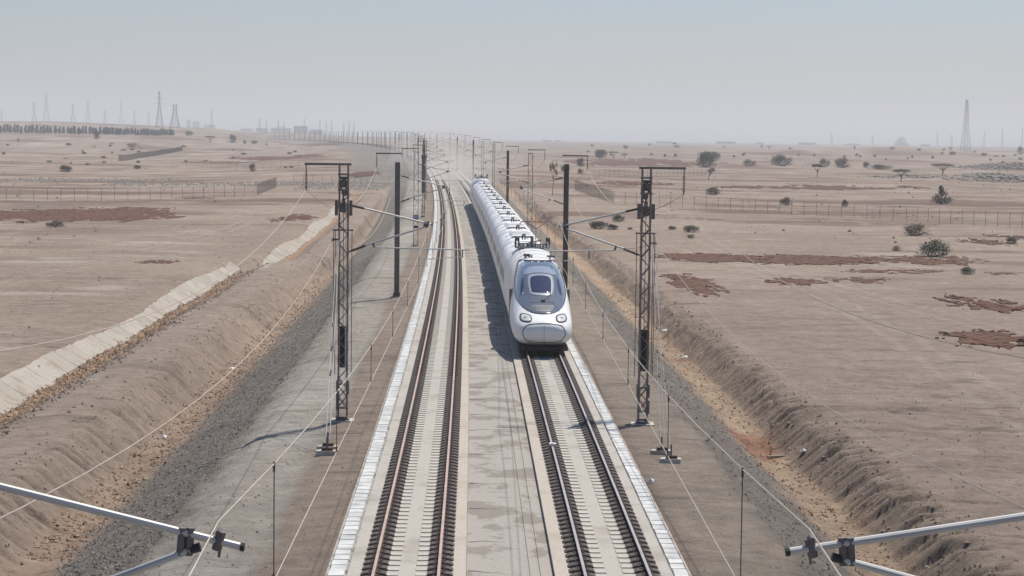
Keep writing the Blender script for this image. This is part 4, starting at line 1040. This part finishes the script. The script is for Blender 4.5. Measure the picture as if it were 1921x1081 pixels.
for i, a in enumerate([
    (1752, 481, 64, 26, 'bush', 'leafgreen', B, 'largest round green shrub on the right plain beside the long red-brown streak'),
    (1720, 442, 48, 20, 'bush', 'leafdry', B, 'olive shrub on the right plain just in front of the fence'),
    (1296, 436, 28, 13, 'bush', 'leafdark', B, 'middle-sized dark shrub right of the nearest right mast'),
    (1260, 431, 18, 6, 'bush', 'leafdark', B, 'low small shrub closest to the nearest right mast'),
    (1297, 447, 18, 7, 'bush', 'leafdry', B, 'small low shrub in front of the middle-sized dark one'),
    (1122, 430, 32, 15, 'bush', 'leafdark', B, 'dark round shrub between the train and the nearest right mast'),
    (1148, 431, 24, 9, 'bush', 'leafdark', B, 'flat shrub touching the dark round one left of the right mast'),
    (1160, 416, 22, 12, 'bush', 'leafdark', B, 'round shrub behind the cantilever of the nearest right mast'),
    (1183, 431, 10, 4, 'bush', 'leafdry', B, 'tiny tuft just left of the nearest right mast'),
    (1765, 383, 38, 31, 'pointed', 'leafdark', B, 'tall dark pointed shrub behind the right fence'),
    (1585, 388, 11, 12, 'bush', 'leafdark', B, 'small dark shrub standing against the right fence'),
    (1476, 385, 20, 13, 'bush', 'leafdry', B, 'dry sparse shrub behind the right fence'),
    (1338, 366, 30, 13, 'bush', 'leafdry', B, 'dry brown shrub behind the fence, above the feeder wire'),
    (1815, 515, 26, 13, 'bush', 'leafgreen', B, 'small green shrub among the lower red-brown streaks at right'),
    (1683, 471, 20, 9, 'bush', 'leafdry', B, 'pale sparse shrub left of the largest green shrub'),
    (1898, 457, 22, 11, 'bush', 'leafdry', B, 'dry shrub near the right picture edge beside red soil'),
    (1325, 314, 34, 26, 'bush', 'leafdark', 'tree', 'large dark bushy tree far out beyond the right masts'),
    (1340, 303, 20, 18, 'bush', 'leafdark', 'tree', 'dark tree crown peeping out behind the large bushy tree'),
    (1405, 312, 24, 12, 'bush', 'leafdry', B, 'far brown shrub between the bushy tree and the broad dark shrub'),
    (1465, 312, 36, 19, 'bush', 'leafdark', B, 'broad dark shrub far out on the right plain'),
    (1533, 333, 22, 25, 'acacia', 'leafdark', 'acacia_tree', 'small umbrella acacia with a bent trunk on the right plain'),
    (1546, 314, 20, 15, 'bush', 'leafdry', B, 'brown shrub behind the small bent acacia'),
    (1581, 315, 30, 17, 'bush', 'leafdry', B, 'wide brown shrub right of the small bent acacia'),
    (1625, 315, 12, 11, 'bush', 'leafdark', B, 'small dark shrub at the left end of the low hedge-like row'),
    (1650, 318, 44, 8, 'bush', 'leafdark', B, 'long low hedge-like shrub far out at right'),
    (1690, 341, 34, 24, 'acacia', 'leafdark', 'acacia_tree', 'umbrella acacia between two spoil heaps on the right plain'),
    (1768, 328, 42, 21, 'acacia', 'leafdark', 'acacia_tree', 'widest flat-topped acacia left of the rubble heap'),
    (1328, 337, 24, 20, 'thin', 'leafdark', 'tree', 'leaning small tree in front of the large dark bushy tree'),
    (1036, 366, 17, 56, 'thin', 'leafdark', 'tree', 'thin tall tree just right of the slender right mast'),
    (1127, 297, 21, 16, 'bush', 'leafdark', 'tree', 'dark round tree far behind the solid right pole'),
    (1150, 298, 20, 14, 'acacia', 'leafdry', 'acacia_tree', 'brown flat tree right of the dark round far tree'),
    (1171, 299, 12, 11, 'acacia', 'leafdark', 'acacia_tree', 'tiny dark acacia above the nearest right mast'),
    (1060, 323, 15, 12, 'bush', 'leafdark', B, 'dark shrub left of the solid right pole'),
    (1088, 326, 12, 8, 'bush', 'leafdark', B, 'little shrub right of the solid right pole top'),
    (1090, 312, 16, 14, 'bush', 'leafdry', B, 'brown shrub behind the hanging insulator of the right pole'),
    (107, 426, 32, 10, 'bush', 'leafdry', B, 'low olive shrub on the edge of the large red-brown patch'),
    (122, 323, 27, 11, 'bush', 'leafdark', B, 'dark reddish shrub alone on the left plain'),
    (181, 261, 12, 15, 'bush', 'leafblue', 'tree', 'single bushy tree standing before the conifer row'),
    (394, 268, 20, 13, 'acacia', 'leafdark', 'acacia_tree', 'flat acacia at the end of the conifer row'),
    (436, 268, 15, 13, 'bush', 'leafdark', 'tree', 'round dark tree right of the flat acacia'),
    (459, 270, 6, 6, 'bush', 'leafdark', B, 'tiny dark shrub, left one of the pair below the hazy buildings'),
    (477, 270, 11, 6, 'bush', 'leafdark', B, 'tiny dark shrub, right one of the pair below the hazy buildings'),
    (257, 317, 16, 6, 'bush', 'leafdark', B, 'flat dark shrub in front of the slanting far fence'),
    (474, 322, 14, 14, 'bush', 'leafdry', B, 'brown round shrub above the bend of the left fence'),
    (33, 275, 6, 15, 'thin', 'leafdark', 'tree', 'thin small tree below the conifer row at far left'),
    (128, 273, 12, 4, 'bush', 'leafdark', B, 'tiny flat shrub below the conifer row'),
    (250, 276, 24, 7, 'bush', 'leafdry', B, 'brown heap of scrub below the conifer row'),
    (355, 255, 14, 9, 'bush', 'leafdark', B, 'hazy shrub just right of the conifer row end'),
    (1265, 281, 7, 14, 'acacia', 'leafdark', 'acacia_tree', 'very small hazy acacia above the right mast bracket'),
    (1443, 283, 9, 9, 'acacia', 'leafdark', 'acacia_tree', 'faint little acacia far out above the broad dark shrub'),
    (1678, 270, 7, 9, 'acacia', 'leafdark', 'acacia_tree', 'tiny hazy tree beside the distant domed building'),
    (1770, 288, 8, 9, 'acacia', 'leafdark', 'acacia_tree', 'tiny tree left of the lattice tower foot'),
    (1787, 291, 13, 6, 'bush', 'leafdark', B, 'dark small shrub left of the lattice tower foot'),
    (1846, 293, 10, 6, 'bush', 'leafdark', B, 'dark small shrub right of the lattice tower foot'),
    (1914, 290, 14, 13, 'bush', 'leafdark', 'tree', 'dark tree at the right picture edge near the horizon'),
]):
    plant(*a[:6], a[6], 'shrub' if a[6] == B else 'tree', a[7], i=i)
rg = random.Random(21); x = -6.0; k = 0
while x < 330:
    hp = rg.uniform(14.5, 19) * (1 - .0008 * x); yb = 250.5 + x * .0155 + rg.uniform(-.8, .8)
    plant(x, yb, rg.uniform(6.5, 9.5), hp, 'conifer', 'leafblue', 'conifer_tree', 'tree', 'dark tree of the dense planted row along the left horizon', 'planted row of dark trees on the left horizon', k)
    x += rg.uniform(4.6, 9.0) if x < 180 else rg.uniform(4.0, 6.5); k += 1
# small far scrub along the right horizon and between
rg = random.Random(5)
for i in range(38):
    px = rg.uniform(1100, 1915); py = 262 + (px - 960) * .012 + rg.uniform(7, 30)
    plant(px, py, rg.uniform(4, 9), rg.uniform(2.5, 5.5), 'bush', 'leafdark', 'scrub_bush', 'shrub', 'speck-like dark bush scattered on the far right plain', 'scattered far bushes on the right', i)
for i in range(34):
    px = rg.uniform(0, 560); py = 262 + (px - 960) * .012 + rg.uniform(16, 60)
    plant(px, py, rg.uniform(4, 12), rg.uniform(2, 4.5), 'bush', 'leafdry', 'scrub_bush', 'shrub', 'speck-like brown bush scattered on the far left plain', 'scattered far bushes on the left', i)

# rubble heap at right
def heap(px, py, w_, d_, h_, n, seed, label_mat):
    P = at(px, py); rg = np.random.RandomState(seed); xs = P.x + rg.randn(n) * w_ / 2.2; ys = P.y + rg.randn(n) * d_ / 2.2
    hh = h_ * np.exp(-((xs - P.x) / w_) ** 2 * 2 - ((ys - P.y) / d_) ** 2 * 2); r = rg.uniform(.3, 1.0, n)
    base = np.array([(1, .3, 0), (-.2, 1, 0), (-1, -.3, .1), (.3, -1, 0), (.1, 0, .55), (0, 0, -.5)])
    Q = base[None] * r[:, None, None] * (.6 + .8 * rg.rand(n, 6, 1)) * np.array([1.2, 1.0, .8]); z = terrain(ys, xs - cx(ys)) + hh * rg.rand(n)
    Q = Q + np.stack([xs, ys, z], -1)[:, None]; fb = np.array([(0, 1, 4), (1, 2, 4), (2, 3, 4), (3, 0, 4), (1, 0, 5), (2, 1, 5), (3, 2, 5), (0, 3, 5)])
    tag(link('rubble_heap', npmesh('rubble_heap', Q.reshape(-1, 3), (np.arange(n)[:, None, None] * 6 + fb[None]).reshape(-1, 3), [label_mat], False)), kind='stuff')
hm = mat('heap_rock', (.24, .21, .18), 1, 0, .35, .5)
heap(1900, 318, 20, 60, 3.4, 900, 1, hm); heap(1880, 338, 14, 26, 2.0, 600, 2, hm); heap(1850, 337, 10, 18, 1.0, 200, 3, hm); heap(1700, 332, 12, 20, .8, 120, 4, M['stone'])
for (px0, px1, py, n) in ((0, 330, 338, 700), (200, 700, 346, 900), (560, 720, 352, 500)):
    A = at(px0, py); Bq = at(px1, py); rg_ = np.random.RandomState(px1); n_ = n; tt = rg_.rand(n_); xs = A.x + (Bq.x - A.x) * tt; ys = A.y + (Bq.y - A.y) * tt + rg_.randn(n_) * 7
    r = rg_.uniform(.12, .45, n_); base = np.array([(1, .3, 0), (-.2, 1, 0), (-1, -.3, .1), (.3, -1, 0), (.1, 0, .6), (0, 0, -.5)]); Q = base[None] * r[:, None, None] * (.6 + .8 * rg_.rand(n_, 6, 1)) + np.stack([xs, ys, terrain(ys, xs - cx(ys))], -1)[:, None]
    fb = np.array([(0, 1, 4), (1, 2, 4), (2, 3, 4), (3, 0, 4), (1, 0, 5), (2, 1, 5), (3, 2, 5), (0, 3, 5)])
    tag(link('spoil_stones', npmesh('spoil_stones', Q.reshape(-1, 3), (np.arange(n_)[:, None, None] * 6 + fb[None]).reshape(-1, 3), [M['stone']], False)), kind='stuff')

# litter
q = MB()
for i, (px, py, sz, lb) in enumerate([(1455, 859, .9, ''), ]):
    P = at(px, py); root = empty('timber_plank', P, .3, 'weathered grey plank lying in the ochre ditch at right', 'plank'); q = MB(); q.box((-.38, -.07, .03), (.38, .07, .09), M['stone']); o = q.build('board', root); q = MB(); q.box((-.36, .09, .0), (.25, .15, .05), M['litter']); q.build('board', root)
for (px, py, lb) in ((433, 694, 'white scrap lying in the left ditch under the return wire'), (370, 569, 'white scrap at the end of the pale ditch lining'), (1245, 622, 'long white scrap in the right ditch beside the nearest mast'), (1283, 672, 'flat white scrap further down the right ditch'), (1220, 907, 'white scrap beside the right cable trough'), (1505, 849, 'white scrap on the slope of the right ditch'), (306, 823, 'white scrap low in the left ditch')):
    P = at(px, py); k = P.y / FPX; q = MB(); a = 7 * k; q.add([(-a, -a * .5, .02), (a * .8, -a * .4, .05), (a, a * .6, .12), (-a * .5, a * .7, .07), (0, 0, .16)], [(0, 1, 4), (1, 2, 4), (2, 3, 4), (3, 0, 4)], M['litter']); o = q.build('scrap'); o.location = P; tag(o, lb, 'litter')
P = W(64.2, TR - .7535, .004); q = MB(); q.box((-.10, -.12, 0), (.12, .12, .07), M['litter']); q.box((-.05, -.16, .07), (.08, .0, .09), M['litter']); o = q.build('marker'); o.location = P; tag(o, 'small white marker on the left rail in front of the train', 'marker')

# ------------------------------------------------------------------ FAR THINGS: pylons, buildings
def pylon(px, ytop, ybase, D, label, group=None, style='wide', arms=True, wpx=None):
    d = ray(px, ybase); P = CAM + d * D; zg = ground_z(P[0], D); top = (CAM + ray(px, ytop) * D)[2]; H = top - zg
    root = empty('power_pylon' if arms else 'lattice_tower', (P[0], D, zg), .3, label, 'pylon' if arms else 'tower', group)
    wb = (wpx or (ybase - ytop) * .27) * D / FPX / 2; th = D / FPX * (.26 if D < 3000 else .14)
    prof = [(0, wb), (.45, wb * .42), (.62, wb * .22), (1, wb * .13)] if style == 'wide' else [(0, wb), (.5, wb * .45), (1, wb * .2)]
    if style == 'stub': prof = [(0, wb), (.5, wb * .5), (.75, wb * .33), (1, wb * .30)]
    f = lambda t_: float(np.interp(t_, [a for a, b_ in prof], [b_ for a, b_ in prof])); q = MB(); n = 12
    for i in range(n):
        t0, t1 = i / n, (i + 1) / n; a0, a1 = f(t0), f(t1)
        for sx, sy in ((-1, -1), (1, -1), (1, 1), (-1, 1)): q.bar((sx * a0, sy * a0, t0 * H), (sx * a1, sy * a1, t1 * H), th, M['pylon'], 4)
        for (x0, y0, x1, y1) in ((-1, -1, 1, -1), (1, 1, -1, 1), (1, -1, 1, 1), (-1, 1, -1, -1)):
            q.bar((x0 * a0, y0 * a0, t0 * H), (x1 * a1, y1 * a1, t1 * H), th * .55, M['pylon'], 3); q.bar((x1 * a0, y1 * a0, t0 * H), (x0 * a1, y0 * a1, t1 * H), th * .55, M['pylon'], 3)
    q.build('lattice_body', root)
    if arms:
        for zf, wf in ((.66, 1.1), (.80, .95), (.94, .8)) if style == 'wide' else ((.94, .9),):
            q = MB(); a = wb * wf; q.bar((-a, 0, zf * H), (a, 0, zf * H), th * .6, M['pylon'], 4); q.bar((-a, 0, zf * H), (0, 0, zf * H + H * .035), th * .5, M['pylon'], 3); q.bar((a, 0, zf * H), (0, 0, zf * H + H * .035), th * .5, M['pylon'], 3); q.build('cross_arm', root)
pylon(299, 171, 243, 2300, 'tallest sharp power pylon above the conifer row', wpx=13)
pylon(328, 196, 246, 2300, 'stout broad-based pylon right of the tallest one', style='stub', wpx=18)
for (px, yt, yb, D, lb) in ((64, 191, 232, 3300, 'narrow pylon near the left edge, left of the taller one'), (87, 175, 233, 3600, 'tall hazy pylon near the left edge'), (137, 195, 235, 3600, 'hazy pylon above the conifers, third from the left edge'),
                        (165, 187, 236, 4300, 'faint tall pylon, fourth from the left edge'), (197, 206, 238, 4600, 'faint short pylon left of the very faint tall one'), (227, 191, 238, 5200, 'very faint tall pylon left of the sharp one'),
                        (252, 207, 240, 4600, 'faint pylon left of the sharp tall pylon'), (279, 209, 241, 5000, 'faint pylon touching the sharp tall one'), (397, 207, 240, 3900, 'lone pylon above the hazy buildings'), (3, 205, 231, 4200, 'pylon cut by the left picture edge')):
    pylon(px, yt, yb, D, lb, wpx=max(6, (yb - yt) * .24))
pylon(1811, 187, 291, 1650, 'tall lattice tower alone on the right horizon', style='tower', arms=False, wpx=16)
for (px, yt, yb) in ((1846, 246, 278), (1880, 241, 277), (1917, 239, 278), (1560, 250, 272), (1758, 248, 275), (1637, 254, 272), (1785, 252, 276)):
    pylon(px, yt, yb, 5200, 'ghostly thin pylon on the far right horizon', 'faint pylons on the right horizon', wpx=4, style='tower')
for i, (px, yt) in enumerate([(487, 222), (500, 226), (522, 224), (533, 228), (571, 222), (600, 224), (612, 228), (622, 226), (645, 230), (655, 226), (664, 229)]):
    pylon(px, yt, 243, 4300, 'ghostly thin pylon on the horizon behind the curve of the line', 'faint pylons behind the curve', wpx=3.5, style='tower')

def house(px0, px1, ytop, ybase, D, label, group=None, floors=2, nwin=5, roofbox=False):
    a = CAM + ray(px0, ybase) * D; b_ = CAM + ray(px1, ybase) * D; zg = ground_z((a[0] + b_[0]) / 2, D); zt = (CAM + ray((px0 + px1) / 2, ytop) * D)[2]
    w2 = (b_[0] - a[0]) / 2; H = max(4, zt - zg); root = empty('distant_building', ((a[0] + b_[0]) / 2, D, zg), 0, label, 'building', group); dp = min(18, w2 * 1.2)
    q = MB(); q.box((-w2, 0, -1), (w2, dp * 2, H), M['far']); q.box((-w2 - .3, -.3, H), (w2 + .3, .6, H + .9), M['far'])
    q.build('wall', root)
    if roofbox: q = MB(); q.box((-w2 * .3, dp * .4, H + .02), (w2 * .25, dp, H + 3.2), M['far']); q.build('roof_block', root)
    wm = MB(); ww = w2 * 2 / nwin * .5; fh = H / floors; wm.box((-ww / 2, -.12, 0), (ww / 2, -.01, fh * .45), M['farwin']); wm = wm.mesh('window')
    for i in range(nwin):
        for j in range(floors): link('window', wm, root, (-w2 + (i + .5) * 2 * w2 / nwin, 0, j * fh + fh * .3))
house(551, 576, 237.5, 252, 4300, 'largest grey hazy building beside the far end of the masts', None, 3, 5)
house(581, 604, 244, 254, 4300, 'low grey building right of the largest hazy one', None, 2, 5)
house(480, 500, 241, 252, 5200, 'hazy low building left of the largest one', None, 2, 4)
house(508, 545, 241, 252, 5200, 'long hazy building block between two smaller ones', None, 2, 8, True)
house(452, 472, 242, 250, 5400, 'small hazy building at the left end of the far town', None, 2, 4)
house(350, 357, 225, 243, 6500, 'faint narrow tower block above the hazy shrub', None, 5, 2)
house(361, 373, 228, 244, 6500, 'faint broad tower block beside the narrow one', None, 4, 3)
house(382, 402, 235, 244, 6500, 'faint low block at the foot of the lone pylon', None, 2, 5, True)
for i, (a, b_, yt) in enumerate(((1018, 1034, 262), (1040, 1052, 263), (1345, 1380, 264), (1500, 1530, 266), (1590, 1612, 268), (1730, 1745, 270), (1232, 1260, 263.5), (1420, 1432, 266))):
    house(a, b_, yt + 2.2, yt + 5, 5200, 'tiny pale block of the hazy settlement on the right horizon', 'hazy settlement on the right horizon', 1, 4)
# domed building
D = 5600; P = CAM + ray(1693, 270) * D; zg = ground_z(P[0], D); k = D / FPX
root = empty('domed_building', (P[0], D, zg), 0, 'faint domed building alone on the right horizon', 'building')
q = MB(); q.box((-12 * k, 0, -2), (12 * k, 20 * k, 5 * k), M['far']); q.build('wall', root)
q = MB(); vs = [(9.5 * k * math.cos(a) * math.cos(e), 10 * k + 9.5 * k * math.sin(a) * math.cos(e), 5 * k + 13 * k * math.sin(e)) for e in np.linspace(0, math.pi / 2, 9) for a in np.linspace(0, 2 * math.pi, 20, endpoint=False)]
q.add(vs, [(i * 20 + j, i * 20 + (j + 1) % 20, (i + 1) * 20 + (j + 1) % 20, (i + 1) * 20 + j) for i in range(8) for j in range(20)], M['far']); q.build('dome', root, True)

# ------------------------------------------------------------------ haze
hm_ = bpy.data.materials.new('haze'); hm_.use_nodes = True; t = hm_.node_tree; t.nodes.clear()
pv = t.nodes.new('ShaderNodeVolumePrincipled'); pv.inputs['Color'].default_value = (.89, .92, .945, 1); pv.inputs['Density'].default_value = 2.5e-4; pv.inputs['Anisotropy'].default_value = .1
oo = t.nodes.new('ShaderNodeOutputMaterial'); t.links.new(pv.outputs[0], oo.inputs['Volume'])
q = MB(); q.box((-22000, -200, -25), (22000, 41000, 190), hm_); h = q.build('haze'); tag(h, kind='stuff')

def dust(cs, cu, rs, ru, rzz, dens, k):
    m_ = bpy.data.materials.get('dust_%d' % k) or bpy.data.materials.new('dust_%d' % k); m_.use_nodes = True; t = m_.node_tree; t.nodes.clear()
    pv = t.nodes.new('ShaderNodeVolumePrincipled'); pv.inputs['Color'].default_value = (.93, .87, .81, 1); pv.inputs['Density'].default_value = dens
    oo = t.nodes.new('ShaderNodeOutputMaterial'); t.links.new(pv.outputs[0], oo.inputs['Volume'])
    q = MB(); n1, n2 = 16, 8; P = W(cs, cu, 0); vs = []
    for i in range(1, n2):
        e = math.pi * i / n2 - math.pi / 2
        for j in range(n1):
            a = 2 * math.pi * j / n1; wv = 1 + .12 * math.sin(3 * a + k) ; vs.append((math.cos(e) * math.cos(a) * ru * wv, math.cos(e) * math.sin(a) * rs * wv, max(-1.2, math.sin(e) * rzz)))
    vs += [(0, 0, -1.25), (0, 0, rzz)]
    fs = [((i * n1 + j), i * n1 + (j + 1) % n1, (i + 1) * n1 + (j + 1) % n1, (i + 1) * n1 + j) for i in range(n2 - 2) for j in range(n1)]
    fs += [(len(vs) - 2, (j + 1) % n1, j) for j in range(n1)] + [(len(vs) - 1, (n2 - 2) * n1 + j, (n2 - 2) * n1 + (j + 1) % n1) for j in range(n1)]
    q.add(vs, fs, m_); o = q.build('dust_cloud'); o.location = P; o.rotation_euler = (0, 0, hdg(cs)); tag(o, kind='stuff')
dust(480, 3, 130, 11, 8, .0036, 0); dust(450, 3, 100, 7, 5, .006, 1); dust(640, 6, 190, 22, 12, .0019, 2)
